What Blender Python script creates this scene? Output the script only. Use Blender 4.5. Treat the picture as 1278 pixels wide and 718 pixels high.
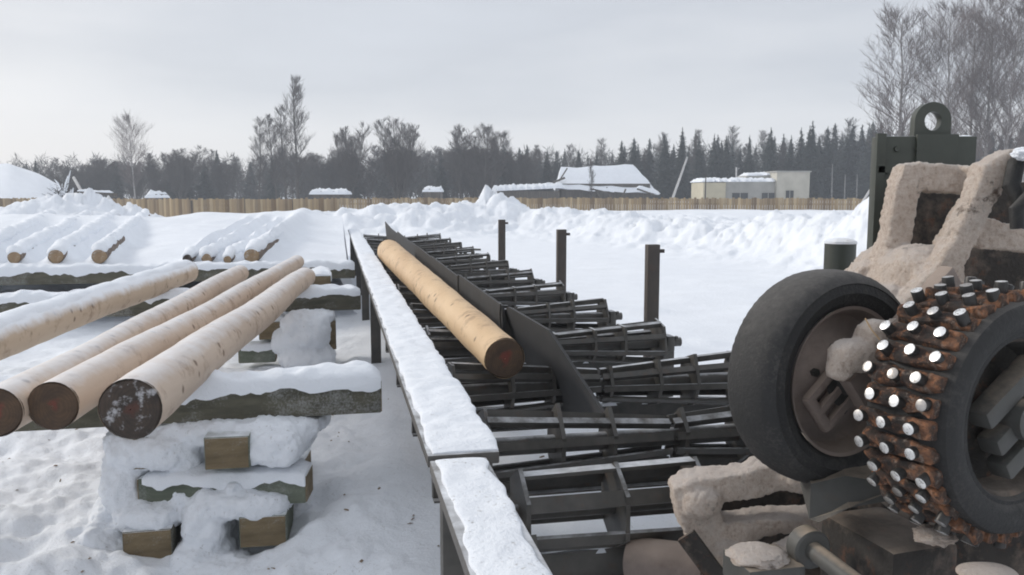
import bpy, bmesh, math, random
import numpy as np
from mathutils import Vector, Matrix, noise as mnoise
random.seed(7)
for o in list(bpy.data.objects): bpy.data.objects.remove(o)
R = math.radians
SC = bpy.context.scene
COL = SC.collection

# ------------------------------------------------------------------ camera
F_PX, CX, CY, HCAM, HOR = 1050.0, 639.0, 359.0, 1.75, 240.0
PITCH = math.atan((CY - HOR) / F_PX)
cd = bpy.data.cameras.new('camera'); cam = bpy.data.objects.new('camera', cd); COL.objects.link(cam)
cam.location = (0, 0, HCAM); cam.rotation_euler = (math.pi/2 - PITCH, 0, 0)
cd.sensor_width = 36; cd.lens = 36 * F_PX / 1278; cd.clip_start = 0.05; cd.clip_end = 3000
SC.camera = cam
# ------------------------------------------------------------------ world
SUN_EL, SUN_AZ = 26.0, -62.0     # degrees; azimuth measured from +Y towards +X
w = bpy.data.worlds.new('World'); SC.world = w; w.use_nodes = True
nt = w.node_tree; nt.nodes.clear()
def N(t, ty, **kw):
    n = t.nodes.new(ty)
    for k, v in kw.items(): setattr(n, k, v)
    return n
wo = N(nt, 'ShaderNodeOutputWorld'); bg = N(nt, 'ShaderNodeBackground'); bg.inputs['Strength'].default_value = 0.1
sky = N(nt, 'ShaderNodeTexSky', sky_type='NISHITA'); sky.sun_disc = False
sky.sun_elevation = R(SUN_EL); sky.sun_rotation = R(SUN_AZ); sky.dust_density = 3.0
tc = N(nt, 'ShaderNodeTexCoord'); sx = N(nt, 'ShaderNodeSeparateXYZ'); nt.links.new(tc.outputs['Generated'], sx.inputs[0])
mp = N(nt, 'ShaderNodeMapping'); mp.inputs['Scale'].default_value = (1.0, 1.0, 4.5); nt.links.new(tc.outputs['Generated'], mp.inputs[0])
no = N(nt, 'ShaderNodeTexNoise'); no.inputs['Scale'].default_value = 1.7; no.inputs['Detail'].default_value = 5; no.inputs['Roughness'].default_value = 0.5
nt.links.new(mp.outputs[0], no.inputs['Vector'])
ad = N(nt, 'ShaderNodeMath', operation='MULTIPLY_ADD'); nt.links.new(no.outputs['Fac'], ad.inputs[0]); ad.inputs[1].default_value = 0.55; nt.links.new(sx.outputs['Z'], ad.inputs[2])
cr = N(nt, 'ShaderNodeValToRGB'); nt.links.new(ad.outputs[0], cr.inputs[0])
els = cr.color_ramp.elements
els[0].position = 0.16; els[0].color = (6.1, 6.12, 6.2, 1)
els[1].position = 0.75; els[1].color = (5.7, 5.95, 6.4, 1)
e = els.new(0.36); e.color = (5.75, 5.85, 6.1, 1)
e = els.new(0.50); e.color = (4.5, 4.7, 5.1, 1)
mx = N(nt, 'ShaderNodeMix', data_type='RGBA'); mx.inputs['Factor'].default_value = 0.9
nt.links.new(sky.outputs[0], mx.inputs['A']); nt.links.new(cr.outputs[0], mx.inputs['B'])
nt.links.new(mx.outputs['Result'], bg.inputs['Color']); nt.links.new(bg.outputs[0], wo.inputs['Surface'])
# ------------------------------------------------------------------ sun + exposure
sd = bpy.data.lights.new('sun', 'SUN'); so = bpy.data.objects.new('sun', sd); COL.objects.link(so)
sd.energy = 1.3; sd.angle = R(12); sd.color = (1.0, 0.95, 0.88)
sdir = Vector((math.sin(R(SUN_AZ))*math.cos(R(SUN_EL)), math.cos(R(SUN_AZ))*math.cos(R(SUN_EL)), math.sin(R(SUN_EL))))
so.rotation_euler = sdir.to_track_quat('Z', 'Y').to_euler(); so.location = (-30, 10, 40)
vs = SC.view_settings; vs.view_transform = 'Standard'; vs.look = 'None'; vs.exposure = 0.50; vs.gamma = 1; vs.use_curve_mapping = False
SC.render.engine = 'CYCLES'; SC.cycles.filter_width = 1.9; SC.cycles.volume_bounces = 1; SC.cycles.max_bounces = 8; SC.cycles.diffuse_bounces = 4

# ------------------------------------------------------------------ geometry helpers
CAMP = Vector((0, 0, HCAM))
def ray(px, py):
    cx, cy = (px - CX) / F_PX, (CY - py) / F_PX
    return Vector((cx, math.cos(PITCH) + cy*math.sin(PITCH), -math.sin(PITCH) + cy*math.cos(PITCH)))
def at(px, py, Y):                      # the point at distance Y ahead seen at that pixel of the photo
    d = ray(px, py); return CAMP + d * (Y / d.y)
def atz(px, py, z):
    d = ray(px, py); return CAMP + d * ((z - HCAM) / d.z)
_d = ray(418, 240); _d.z = 0; U = _d.normalized(); V = Vector((U.y, -U.x, 0)); Z3 = Vector((0, 0, 1))
def C(t, s, z): return V*t + U*s + Z3*z       # conveyor coordinates: across, along, up
WM = {}
def mk_rust():
    m, t, b = mat('rusty_cleat'); b.inputs['Roughness'].default_value = 0.9
    base = ramp(t, tex(t, 16, 6, 0.68), [(0.40, (0.020, 0.016, 0.014)), (0.50, (0.055, 0.030, 0.020)), (0.57, (0.30, 0.13, 0.06)), (0.72, (0.24, 0.12, 0.075))])
    base = mixc(t, ramp(t, tex(t, 11, 5, 0.65), [(0.50, g(0)), (0.62, g(0.75))]), base, (0.035, 0.028, 0.024))
    base = mixc(t, ramp(t, tex(t, 40, 5, 0.7), [(0.57, g(0)), (0.68, g(0.5))]), base, (0.34, 0.28, 0.23))
    t.links.new(base, b.inputs['Base Color']); bump(t, b, tex(t, 45, 6, .7), 0.8, 0.012); return m
def wmat(o): return WM.get(o.name, Matrix())
class MB:
    def __init__(s): s.bm = bmesh.new(); s.mi = 0
    def _f(s, vs):
        try:
            f = s.bm.faces.new(vs); f.material_index = s.mi; return f
        except ValueError: return None
    def box(s, c, size, m=None, bev=0.0):
        m = m or Matrix.Identity(3); c = Vector(c); h = [q/2 for q in size]
        if bev <= 0:
            vs_ = [s.bm.verts.new(c + m @ Vector((a*h[0], b*h[1], d*h[2]))) for a in (-1,1) for b in (-1,1) for d in (-1,1)]
            for q in ((0,1,3,2),(4,6,7,5),(0,4,5,1),(2,3,7,6),(0,2,6,4),(1,5,7,3)): s._f([vs_[i] for i in q])
        else:
            t = bmesh.new(); bmesh.ops.create_cube(t, size=1)
            for v in t.verts: v.co = Vector((v.co.x*size[0], v.co.y*size[1], v.co.z*size[2]))
            bmesh.ops.bevel(t, geom=t.edges[:], offset=bev, segments=2, affect='EDGES', profile=0.6)
            mp_ = {v: s.bm.verts.new(c + m @ v.co) for v in t.verts}
            for f in t.faces: s._f([mp_[v] for v in f.verts])
            t.free()
        return s
    def bar(s, p, q, wd, ht, up=Z3, bev=0.0):          # a straight rectangular bar between two points
        p, q = Vector(p), Vector(q); d = (q-p); L = d.length; d.normalize()
        e = d.cross(up).normalized(); n = e.cross(d).normalized()
        m = Matrix((e, d, n)).transposed()
        return s.box((p+q)/2, (wd, L, ht), m, bev)
    def tube(s, pts, rads, n=12, caps=True, fn=None):
        pts = [Vector(p) for p in pts]; rings = []; ref = None
        if not hasattr(rads, '__len__'): rads = [rads]*len(pts)
        for i, p in enumerate(pts):
            d = (pts[min(i+1, len(pts)-1)] - pts[max(i-1, 0)]).normalized()
            if ref is None: ref = d.orthogonal().normalized()
            ref = (ref - d*ref.dot(d)).normalized(); b = d.cross(ref)
            ring = []
            for k in range(n):
                a = 2*math.pi*k/n; q = ref*math.cos(a) + b*math.sin(a); r = rads[i]
                if fn: r = fn(p + q*r, r, i/(len(pts)-1), q)
                ring.append(s.bm.verts.new(p + q*r))
            rings.append(ring)
        for a, b in zip(rings, rings[1:]):
            for k in range(n): s._f((a[k], a[(k+1)%n], b[(k+1)%n], b[k]))
        if caps: s._f(rings[0][::-1]); s._f(rings[-1])
        return s
    def lathe(s, prof, c, axis, n=64, ref=None, a0=0, a1=2*math.pi, fn=None):   # prof: (along axis, radius)
        c = Vector(c); ax = Vector(axis).normalized(); e = (ref or ax.orthogonal()); e = (e - ax*e.dot(ax)).normalized(); b = ax.cross(e)
        rings = []
        for (h, r) in prof:
            ring = []
            for k in range(n):
                a = a0 + (a1-a0)*k/n; rr = r if not fn else fn(h, r, a)
                ring.append(s.bm.verts.new(c + ax*h + (e*math.cos(a)+b*math.sin(a))*rr))
            rings.append(ring)
        for a, q in zip(rings, rings[1:]):
            for k in range(n): s._f((a[k], a[(k+1)%n], q[(k+1)%n], q[k]))
        return s
    def prism(s, poly, d):                              # polygon of points pushed along vector d
        d = Vector(d); a = [s.bm.verts.new(Vector(p)) for p in poly]; b = [s.bm.verts.new(Vector(p)+d) for p in poly]
        s._f(a); s._f(b[::-1]); k = len(a)
        for i in range(k): s._f((a[i], b[i], b[(i+1)%k], a[(i+1)%k]))
        return s
    def build(s, name, mats, parent=None, smooth=True, ang=38):
        bmesh.ops.recalc_face_normals(s.bm, faces=s.bm.faces[:])
        me = bpy.data.meshes.new(name); s.bm.to_mesh(me); s.bm.free()
        return link(me, name, mats, parent, smooth, ang)
def link(me, name, mats, parent=None, smooth=True, ang=38):
    for m in (mats if isinstance(mats, (list, tuple)) else [mats]): me.materials.append(m)
    if smooth and len(me.polygons):
        me.polygons.foreach_set('use_smooth', [True]*len(me.polygons))
        try: me.set_sharp_from_angle(angle=R(ang))
        except Exception: pass
    n = len(me.vertices); co = np.empty(n*3, np.float32); me.vertices.foreach_get('co', co); co = co.reshape(-1, 3)
    c = (co.min(0) + co.max(0)) / 2; c[2] = co[:, 2].min()
    me.vertices.foreach_set('co', (co - c).ravel()); me.update()
    o = bpy.data.objects.new(name, me); COL.objects.link(o); o.location = c.tolist()
    if parent: o.parent = parent; o.matrix_parent_inverse = wmat(parent).inverted()
    WM[o.name] = Matrix.Translation(Vector(c.tolist()))
    return o
def from_arrays(name, verts, faces, mats, parent=None, smooth=True, ang=60):
    me = bpy.data.meshes.new(name); me.from_pydata(verts, [], faces); me.update()
    return link(me, name, mats, parent, smooth, ang)
def thing(name, label, cat, loc, group=None):
    o = bpy.data.objects.new(name, None); COL.objects.link(o); o.empty_display_size = 0.2
    o.location = loc; WM[o.name] = Matrix.Translation(Vector(loc)); tag(o, label, cat, group); return o
def tag(o, label=None, cat=None, group=None, kind=None):
    if label: o['label'] = label
    if cat: o['category'] = cat
    if group: o['group'] = group
    if kind: o['kind'] = kind
    return o
def dup(root, loc, rotz=0, scale=None, label=None, group=None):
    r = root.copy(); COL.objects.link(r); r.location = loc; r.rotation_euler = (0, 0, rotz)
    if scale: r.scale = scale
    if label: r['label'] = label
    if group: r['group'] = group
    for ch in root.children:
        c = ch.copy(); COL.objects.link(c); c.parent = r
        for g in ch.children:
            d = g.copy(); COL.objects.link(d); d.parent = c
    return r
def dup_part(p, off):
    c = p.copy(); COL.objects.link(c); c.location = Vector(p.location) + Vector(off)
    for g in p.children:
        d = g.copy(); COL.objects.link(d); d.parent = c; d.matrix_parent_inverse = g.matrix_parent_inverse.copy()
    return c
# numpy gradient-free value noise
def _h(ix, iy, seed):
    n = (ix.astype(np.int64)*374761393 + iy.astype(np.int64)*668265263 + seed*1442695041) & 0xffffffff
    n = ((n ^ (n >> 13)) * 1274126177) & 0xffffffff
    return ((n ^ (n >> 16)) & 0xffff) / 65535.0
def vnoise(x, y, seed=0):
    ix, iy = np.floor(x), np.floor(y); fx, fy = x-ix, y-iy
    fx = fx*fx*fx*(fx*(fx*6-15)+10); fy = fy*fy*fy*(fy*(fy*6-15)+10)
    a, b, c, d = _h(ix, iy, seed), _h(ix+1, iy, seed), _h(ix, iy+1, seed), _h(ix+1, iy+1, seed)
    return (a*(1-fx)+b*fx)*(1-fy) + (c*(1-fx)+d*fx)*fy - 0.5
def fbm(x, y, sc, oct=4, seed=0, gain=0.5):
    v = 0; a = 1.0
    for k in range(oct):
        v = v + a*vnoise(x/sc + 17.3*k, y/sc - 9.1*k, seed+k); sc = sc/2.03; a *= gain
    return v
def nz(p, sc): return mnoise.noise(Vector(p)/sc)

# ------------------------------------------------------------------ materials
def mat(name):
    m = bpy.data.materials.new(name); m.use_nodes = True; t = m.node_tree
    return m, t, t.nodes['Principled BSDF']
def tex(t, scale, detail=4, rough=0.55, vec=None, stretch=None, coord='Object', dist=0.0):
    c = N(t, 'ShaderNodeTexCoord'); out = c.outputs[coord]
    if coord == 'World': pass
    if stretch:
        mpn = N(t, 'ShaderNodeMapping'); mpn.inputs['Scale'].default_value = stretch; t.links.new(out, mpn.inputs[0]); out = mpn.outputs[0]
    n = N(t, 'ShaderNodeTexNoise'); n.inputs['Scale'].default_value = scale; n.inputs['Detail'].default_value = detail
    n.inputs['Roughness'].default_value = rough; n.inputs['Distortion'].default_value = dist
    t.links.new(out, n.inputs['Vector']); return n.outputs['Fac']
def ramp(t, fac, stops):
    r = N(t, 'ShaderNodeValToRGB'); t.links.new(fac, r.inputs[0]); es = r.color_ramp.elements
    es[0].position, es[0].color = stops[0][0], (*stops[0][1], 1); es[1].position, es[1].color = stops[-1][0], (*stops[-1][1], 1)
    for p, c in stops[1:-1]: e_ = es.new(p); e_.color = (*c, 1)
    return r.outputs[0]
def g(v): return (v, v, v)
def mixc(t, fac, a, b):
    m = N(t, 'ShaderNodeMix', data_type='RGBA')
    if isinstance(fac, float): m.inputs['Factor'].default_value = fac
    else: t.links.new(fac, m.inputs['Factor'])
    for k, v in (('A', a), ('B', b)):
        if isinstance(v, tuple): m.inputs[k].default_value = (*v, 1)
        else: t.links.new(v, m.inputs[k])
    return m.outputs['Result']
def math_(t, op, a, b=None, clamp=False):
    m = N(t, 'ShaderNodeMath', operation=op); m.use_clamp = clamp
    for i, v in enumerate((a, b)):
        if v is None: continue
        if isinstance(v, (int, float)): m.inputs[i].default_value = v
        else: t.links.new(v, m.inputs[i])
    return m.outputs[0]
def bump(t, b, h, strength=0.4, dist=0.02):
    n = N(t, 'ShaderNodeBump'); n.inputs['Strength'].default_value = strength; n.inputs['Distance'].default_value = dist
    t.links.new(h, n.inputs['Height']); t.links.new(n.outputs[0], b.inputs['Normal'])
def top_mask(t, lo, hi, nsc=9, namp=0.5):        # where loose snow or dust can lie: upward faces, broken by noise
    ge = N(t, 'ShaderNodeNewGeometry'); s_ = N(t, 'ShaderNodeSeparateXYZ'); t.links.new(ge.outputs['Normal'], s_.inputs[0])
    n = tex(t, nsc, 6, 0.65)
    q = math_(t, 'ADD', s_.outputs['Z'], math_(t, 'MULTIPLY', math_(t, 'SUBTRACT', n, 0.5), namp))
    mr = N(t, 'ShaderNodeMapRange'); mr.inputs['From Min'].default_value = lo; mr.inputs['From Max'].default_value = hi; t.links.new(q, mr.inputs['Value'])
    return mr.outputs[0]
M = {}
def mk_rust():
    m, t, b = mat('rusty_cleat'); b.inputs['Roughness'].default_value = 0.9
    base = ramp(t, tex(t, 16, 6, 0.68), [(0.40, (0.020, 0.016, 0.014)), (0.50, (0.055, 0.030, 0.020)), (0.57, (0.30, 0.13, 0.06)), (0.72, (0.24, 0.12, 0.075))])
    base = mixc(t, ramp(t, tex(t, 11, 5, 0.65), [(0.50, g(0)), (0.62, g(0.75))]), base, (0.035, 0.028, 0.024))
    base = mixc(t, ramp(t, tex(t, 40, 5, 0.7), [(0.57, g(0)), (0.68, g(0.5))]), base, (0.34, 0.28, 0.23))
    t.links.new(base, b.inputs['Base Color']); bump(t, b, tex(t, 45, 6, .7), 0.8, 0.012); return m
SNOWC = (0.85, 0.88, 0.925)
def mk_snow(name, speck=0.0, col=SNOWC, warm=None):
    m, t, b = mat(name); b.inputs['Roughness'].default_value = 0.75; b.inputs['Specular IOR Level'].default_value = 0.25
    b.inputs['Subsurface Weight'].default_value = 0.0
    base = ramp(t, tex(t, 2.2, 5), [(0.3, tuple(c*0.94 for c in col)), (0.7, col)])
    if warm:
        base = mixc(t, ramp(t, tex(t, 1.3, 6, 0.6), [(0.48, g(0)), (0.72, g(0.6))]), base, warm)
    if speck > 0:
        f = ramp(t, tex(t, 55, 3, 0.6), [(0.60, g(0)), (0.70, g(1))])
        f2 = ramp(t, tex(t, 6, 3), [(0.40, g(0)), (0.65, g(speck))])
        base = mixc(t, math_(t, 'MULTIPLY', f, f2), base, (0.20, 0.16, 0.11))
    t.links.new(base, b.inputs['Base Color'])
    h = math_(t, 'ADD', tex(t, 12, 7, 0.68), math_(t, 'MULTIPLY', tex(t, 70, 4, .7), 0.16))
    bump(t, b, h, 0.55, 0.035); return m
M['snow'] = mk_snow('snow')
M['snow_ground'] = mk_snow('snow_ground', 0.4)
M['snow_rail'] = mk_snow('snow_rail', 0.35)
M['snow_dirty'] = mk_snow('snow_dirty', 0.8)
M['snow_dusty'] = mk_snow('snow_dusty', 0.5, warm=(0.62, 0.52, 0.42))
def mk_peeled(name, ax, c1, c2, snow=0.25, lo=0.55, hi=1.05):
    m, t, b = mat(name); b.inputs['Roughness'].default_value = 0.62
    base = ramp(t, tex(t, 3.0, 5, 0.6, stretch=ax), [(0.3, c1), (0.7, c2)])
    st = ramp(t, tex(t, 5, 7, 0.75), [(0.54, g(0)), (0.66, g(0.6))])
    base = mixc(t, st, base, (0.22, 0.13, 0.075))
    vo = N(t, 'ShaderNodeTexVoronoi'); vo.inputs['Scale'].default_value = 6.5; c = N(t, 'ShaderNodeTexCoord'); t.links.new(c.outputs['Object'], vo.inputs['Vector'])
    kn = ramp(t, math_(t, 'ADD', vo.outputs['Distance'], math_(t, 'MULTIPLY', tex(t, 30, 3), 0.06)), [(0.10, g(0.85)), (0.19, g(0))])
    base = mixc(t, kn, base, (0.14, 0.08, 0.045))
    if snow > 0:
        base = mixc(t, math_(t, 'MULTIPLY', top_mask(t, lo, hi, 8, 0.7), snow), base, SNOWC)
    t.links.new(base, b.inputs['Base Color']); bump(t, b, tex(t, 22, 5, stretch=ax), 0.25, 0.01); return m
AXL = (1, 0.12, 1)
M['peeled'] = mk_peeled('peeled_wood', AXL, (0.43, 0.32, 0.235), (0.60, 0.485, 0.385), 0.6)
M['peeled_snowy'] = mk_peeled('peeled_wood_snowy', AXL, (0.44, 0.33, 0.23), (0.58, 0.46, 0.34), 0.95, 0.2, 0.7)
M['peeled_fresh'] = mk_peeled('peeled_wood_fresh', AXL, (0.53, 0.35, 0.19), (0.70, 0.50, 0.295), 0.0)
def mk_end(name, dark, mid, red, snow=0.0, redamt=0.8):
    m, t, b = mat(name); b.inputs['Roughness'].default_value = 0.8
    base = ramp(t, tex(t, 9, 6, 0.65), [(0.3, dark), (0.72, mid)])
    gc = N(t, 'ShaderNodeTexCoord'); vm = N(t, 'ShaderNodeVectorMath', operation='SUBTRACT'); t.links.new(gc.outputs['Generated'], vm.inputs[0]); vm.inputs[1].default_value = (.5, .5, .5)
    vl = N(t, 'ShaderNodeVectorMath', operation='LENGTH'); t.links.new(vm.outputs[0], vl.inputs[0])
    rg_ = math_(t, 'SINE', math_(t, 'MULTIPLY', math_(t, 'ADD', vl.outputs['Value'], math_(t, 'MULTIPLY', tex(t, 6, 3), 0.06)), 110))
    base = mixc(t, math_(t, 'MULTIPLY', math_(t, 'ADD', rg_, 1.0), 0.16), base, dark)
    rm_ = math_(t, 'ADD', vl.outputs['Value'], math_(t, 'MULTIPLY', math_(t, 'SUBTRACT', tex(t, 11, 4, 0.6), 0.5), 0.9))
    base = mixc(t, ramp(t, rm_, [(0.12, g(redamt)), (0.24, g(0))]), base, red)
    if snow: base = mixc(t, ramp(t, tex(t, 13, 5, 0.7), [(0.54, g(0)), (0.64, g(snow))]), base, (0.7, 0.7, 0.72))
    t.links.new(base, b.inputs['Base Color']); bump(t, b, tex(t, 35, 4), 0.5, 0.01); return m
M['end_red'] = mk_end('cut_end_red', (0.030, 0.019, 0.012), (0.12, 0.068, 0.035), (0.20, 0.03, 0.02), 0.0, 0.55)
M['end_dark'] = mk_end('cut_end_dark', (0.022, 0.018, 0.015), (0.075, 0.05, 0.035), (0.10, 0.03, 0.018), 0.5, 0.5)
M['end_pale'] = mk_end('cut_end_pale', (0.22, 0.15, 0.09), (0.42, 0.30, 0.18), (0.3, 0.18, 0.1), 0.4, 0.3)
def mk_timber(name, c1, c2, frost=0.5, lo=0.75, hi=1.1):
    m, t, b = mat(name); b.inputs['Roughness'].default_value = 0.85
    base = ramp(t, tex(t, 22, 6, 0.65, stretch=(0.05, 1, 1)), [(0.3, c1), (0.7, c2)])
    base = mixc(t, ramp(t, tex(t, 3, 4), [(0.4, g(0)), (0.7, g(.5))]), base, tuple(q*1.25 for q in c2))
    fr = ramp(t, math_(t, 'ADD', math_(t, 'MULTIPLY', tex(t, 90, 5, 0.75), .45), math_(t, 'MULTIPLY', tex(t, 5, 5, .6), .55)), [(0.52, g(0)), (0.66, g(frost*.8))])
    base = mixc(t, fr, base, (0.55, 0.56, 0.57))
    base = mixc(t, top_mask(t, lo, hi, 12, 0.5), base, SNOWC)
    t.links.new(base, b.inputs['Base Color']); bump(t, b, tex(t, 40, 6, 0.6, stretch=(0.06, 1, 1)), 0.5, 0.010); return m
M['timber'] = mk_timber('weathered_timber', (0.05, 0.048, 0.034), (0.12, 0.112, 0.08), 0.55)
M['timber_green'] = mk_timber('green_timber', (0.07, 0.085, 0.062), (0.15, 0.165, 0.125), 0.35)
M['timber_end'] = mk_timber('timber_end_grain', (0.10, 0.075, 0.04), (0.22, 0.165, 0.095), 0.35)
def mk_steel(name, c1, c2, rough=0.55, metal=0.0, snow=0.6, rust=0.3, lo=0.8, hi=1.15, dust=SNOWC, sc=8):
    m, t, b = mat(name); b.inputs['Roughness'].default_value = rough; b.inputs['Metallic'].default_value = metal
    base = ramp(t, tex(t, 6, 6, 0.65), [(0.3, c1), (0.72, c2)])
    if rust: base = mixc(t, ramp(t, tex(t, 14, 6, 0.7), [(0.55, g(0)), (0.7, g(rust))]), base, (0.09, 0.045, 0.025))
    if snow: base = mixc(t, math_(t, 'MULTIPLY', top_mask(t, lo, hi, sc, 0.75), snow), base, dust)
    t.links.new(base, b.inputs['Base Color']); bump(t, b, tex(t, 60, 4), 0.15, 0.004); return m
M['steel'] = mk_steel('dark_steel', (0.034, 0.032, 0.028), (0.090, 0.083, 0.073), 0.45, 0, 0.6, 0.4)
M['steel_plate'] = mk_steel('grey_steel_plate', (0.028, 0.028, 0.029), (0.042, 0.042, 0.043), 0.7, 0, 0.0, 0.2)
M['steel_post'] = mk_steel('post_steel', (0.042, 0.034, 0.029), (0.066, 0.052, 0.043), 0.6, 0, 0.2, 0.4)
M['rail'] = mk_steel('rail_steel', (0.06, 0.058, 0.054), (0.12, 0.11, 0.10), 0.6, 0, 0.8, 0.25)
M['green_paint'] = mk_steel('green_paint', (0.040, 0.045, 0.035), (0.058, 0.064, 0.050), 0.5, 0, 0.4, 0.12)
M['machine'] = mk_steel('machine_steel', (0.022, 0.021, 0.019), (0.045, 0.042, 0.038), 0.6, 0, 0.5, 0.35, 0.7, 1.2, (0.42, 0.34, 0.26), 10)
M['machine_grey'] = mk_steel('machine_grey', (0.05, 0.05, 0.047), (0.09, 0.088, 0.08), 0.6, 0, 0.8, 0.2, 0.75, 1.1, (0.42, 0.34, 0.26), 10)
M['rim'] = mk_steel('rim_brown', (0.15, 0.115, 0.098), (0.26, 0.21, 0.18), 0.65, 0, 0.5, 0.3, 0.2, 1.0, (0.42, 0.33, 0.26), 6)
M['rust'] = mk_rust()
M['iron'] = mk_steel('stud_iron', (0.03, 0.03, 0.03), (0.08, 0.075, 0.07), 0.45, 0.6, 0, 0.2)
def mk_stud():
    m, t, b = mat('stud_worn_end'); b.inputs['Metallic'].default_value = 0.9; b.inputs['Roughness'].default_value = 0.38
    oi_ = N(t, 'ShaderNodeObjectInfo'); base = ramp(t, tex(t, 70, 5, .7), [(0.34, (0.25, 0.22, 0.19)), (0.48, (0.90, 0.89, 0.87))])
    base = mixc(t, ramp(t, oi_.outputs['Random'], [(0.45, g(0)), (1.0, g(0.8))]), base, (0.22, 0.19, 0.165))
    t.links.new(base, b.inputs['Base Color']); bump(t, b, tex(t, 130, 4), 0.3, 0.003); return m
M['stud'] = mk_stud()
def mk_rubber(name, dust):
    m, t, b = mat(name); b.inputs['Roughness'].default_value = 0.7
    f = ramp(t, math_(t, 'ADD', math_(t, 'MULTIPLY', tex(t, 95, 5, 0.8), .6), math_(t, 'MULTIPLY', tex(t, 9, 5, 0.7), .4)), [(0.52, g(0)), (0.63, g(dust))])
    f2 = math_(t, 'MULTIPLY', top_mask(t, 0.35, 1.2, 40, 0.9), 0.45)
    base = mixc(t, f, (0.014, 0.0135, 0.013), (0.085, 0.075, 0.068)); base = mixc(t, f2, base, (0.20, 0.185, 0.17))
    t.links.new(base, b.inputs['Base Color']); bump(t, b, tex(t, 75, 5, .7), 0.55, 0.006); return m
M['rubber'] = mk_rubber('tyre_rubber', 0.45); M['rubber_grit'] = mk_rubber('gritty_rubber', 0.3)
def mk_sawdust():
    m, t, b = mat('sawdust'); b.inputs['Roughness'].default_value = 0.95; b.inputs['Specular IOR Level'].default_value = 0.1
    base = ramp(t, tex(t, 70, 5, 0.75), [(0.30, (0.42, 0.31, 0.24)), (0.42, (0.68, 0.555, 0.46)), (0.66, (0.82, 0.72, 0.63))])
    base = mixc(t, ramp(t, tex(t, 5, 5, 0.6), [(0.5, g(0)), (0.75, g(0.55))]), base, (0.62, 0.56, 0.50))
    base = mixc(t, ramp(t, tex(t, 9, 4, 0.6), [(0.60, g(0)), (0.74, g(0.5))]), base, (0.20, 0.15, 0.115))
    base = mixc(t, math_(t, 'MULTIPLY', top_mask(t, 0.35, 1.05, 14, 0.7), 0.6), base, (0.74, 0.69, 0.66))
    bare = ramp(t, tex(t, 4.5, 7, 0.72), [(0.61, g(0)), (0.67, g(0.85))])
    base = mixc(t, bare, base, ramp(t, tex(t, 20, 5), [(0.35, (0.035, 0.028, 0.024)), (0.7, (0.11, 0.06, 0.038))]))
    t.links.new(base, b.inputs['Base Color']); bump(t, b, math_(t, 'ADD', tex(t, 170, 4, 0.8), tex(t, 45, 5, .7)), 0.9, 0.014); return m
M['sawdust'] = mk_sawdust()
def mk_caked():
    m, t, b = mat('sawdust_stained_steel'); b.inputs['Roughness'].default_value = 0.9
    base = ramp(t, tex(t, 8, 6, 0.65), [(0.3, (0.018, 0.016, 0.014)), (0.7, (0.045, 0.038, 0.032))])
    base = mixc(t, ramp(t, tex(t, 6, 7, 0.7), [(0.50, g(0)), (0.66, g(0.75))]), base, (0.19, 0.145, 0.115))
    base = mixc(t, ramp(t, tex(t, 17, 6, 0.7), [(0.56, g(0)), (0.66, g(0.5))]), base, (0.14, 0.06, 0.03))
    base = mixc(t, math_(t, 'MULTIPLY', top_mask(t, 0.6, 1.1, 9, 0.8), 0.5), base, (0.40, 0.33, 0.27))
    t.links.new(base, b.inputs['Base Color']); bump(t, b, tex(t, 30, 6, .7), 0.6, 0.02); return m
M['machine_caked'] = mk_caked()
def mk_fence():
    m, t, b = mat('fence_boards'); b.inputs['Roughness'].default_value = 0.85
    ge = N(t, 'ShaderNodeNewGeometry')
    base = ramp(t, ge.outputs['Random Per Island'], [(0.0, (0.19, 0.13, 0.075)), (0.35, (0.42, 0.31, 0.18)), (0.7, (0.30, 0.225, 0.145)), (1.0, (0.54, 0.42, 0.26))])
    base = mixc(t, ramp(t, tex(t, 3, 5, stretch=(1, 1, .2)), [(0.4, g(0)), (0.75, g(0.5))]), base, (0.15, 0.13, 0.11))
    t.links.new(base, b.inputs['Base Color']); return m
M['fence'] = mk_fence()
def flat(name, c1, c2, sc=4, rough=0.85, stretch=None):
    m, t, b = mat(name); b.inputs['Roughness'].default_value = rough
    t.links.new(ramp(t, tex(t, sc, 5, stretch=stretch), [(0.3, c1), (0.7, c2)]), b.inputs['Base Color']); return m
M['spruce'] = flat('spruce_needles', (0.010, 0.016, 0.014), (0.032, 0.042, 0.038), 1.5)
M['spruce_frost'] = flat('frosted_spruce_needles', (0.018, 0.026, 0.025), (0.075, 0.085, 0.088), 1.2)
M['bark'] = flat('bark', (0.035, 0.03, 0.026), (0.075, 0.065, 0.058))
M['rough_bark'] = flat('rough_log_bark', (0.07, 0.05, 0.038), (0.22, 0.165, 0.125), 9)
M['birchbark'] = flat('birch_bark', (0.16, 0.15, 0.145), (0.42, 0.40, 0.385), 2.5, stretch=(1, 1, 2.5))
M['twig'] = flat('bare_twigs', (0.036, 0.030, 0.029), (0.076, 0.064, 0.060), 0.8)
M['birchtwig'] = flat('birch_twigs', (0.10, 0.078, 0.074), (0.17, 0.138, 0.13))
M['plaster'] = flat('pale_plaster', (0.42, 0.40, 0.34), (0.54, 0.51, 0.44), 1.2)
M['plaster_y'] = flat('yellowish_plaster', (0.42, 0.38, 0.28), (0.52, 0.47, 0.35), 1.2)
M['plaster_g'] = flat('grey_concrete', (0.30, 0.29, 0.27), (0.40, 0.39, 0.36), 1.2)
M['oldwood'] = flat('old_planks', (0.06, 0.052, 0.045), (0.13, 0.115, 0.10), 2, stretch=(4, 4, .4))
M['glass'] = flat('dark_window', (0.03, 0.035, 0.04), (0.06, 0.065, 0.07), 1, 0.15)
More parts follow.
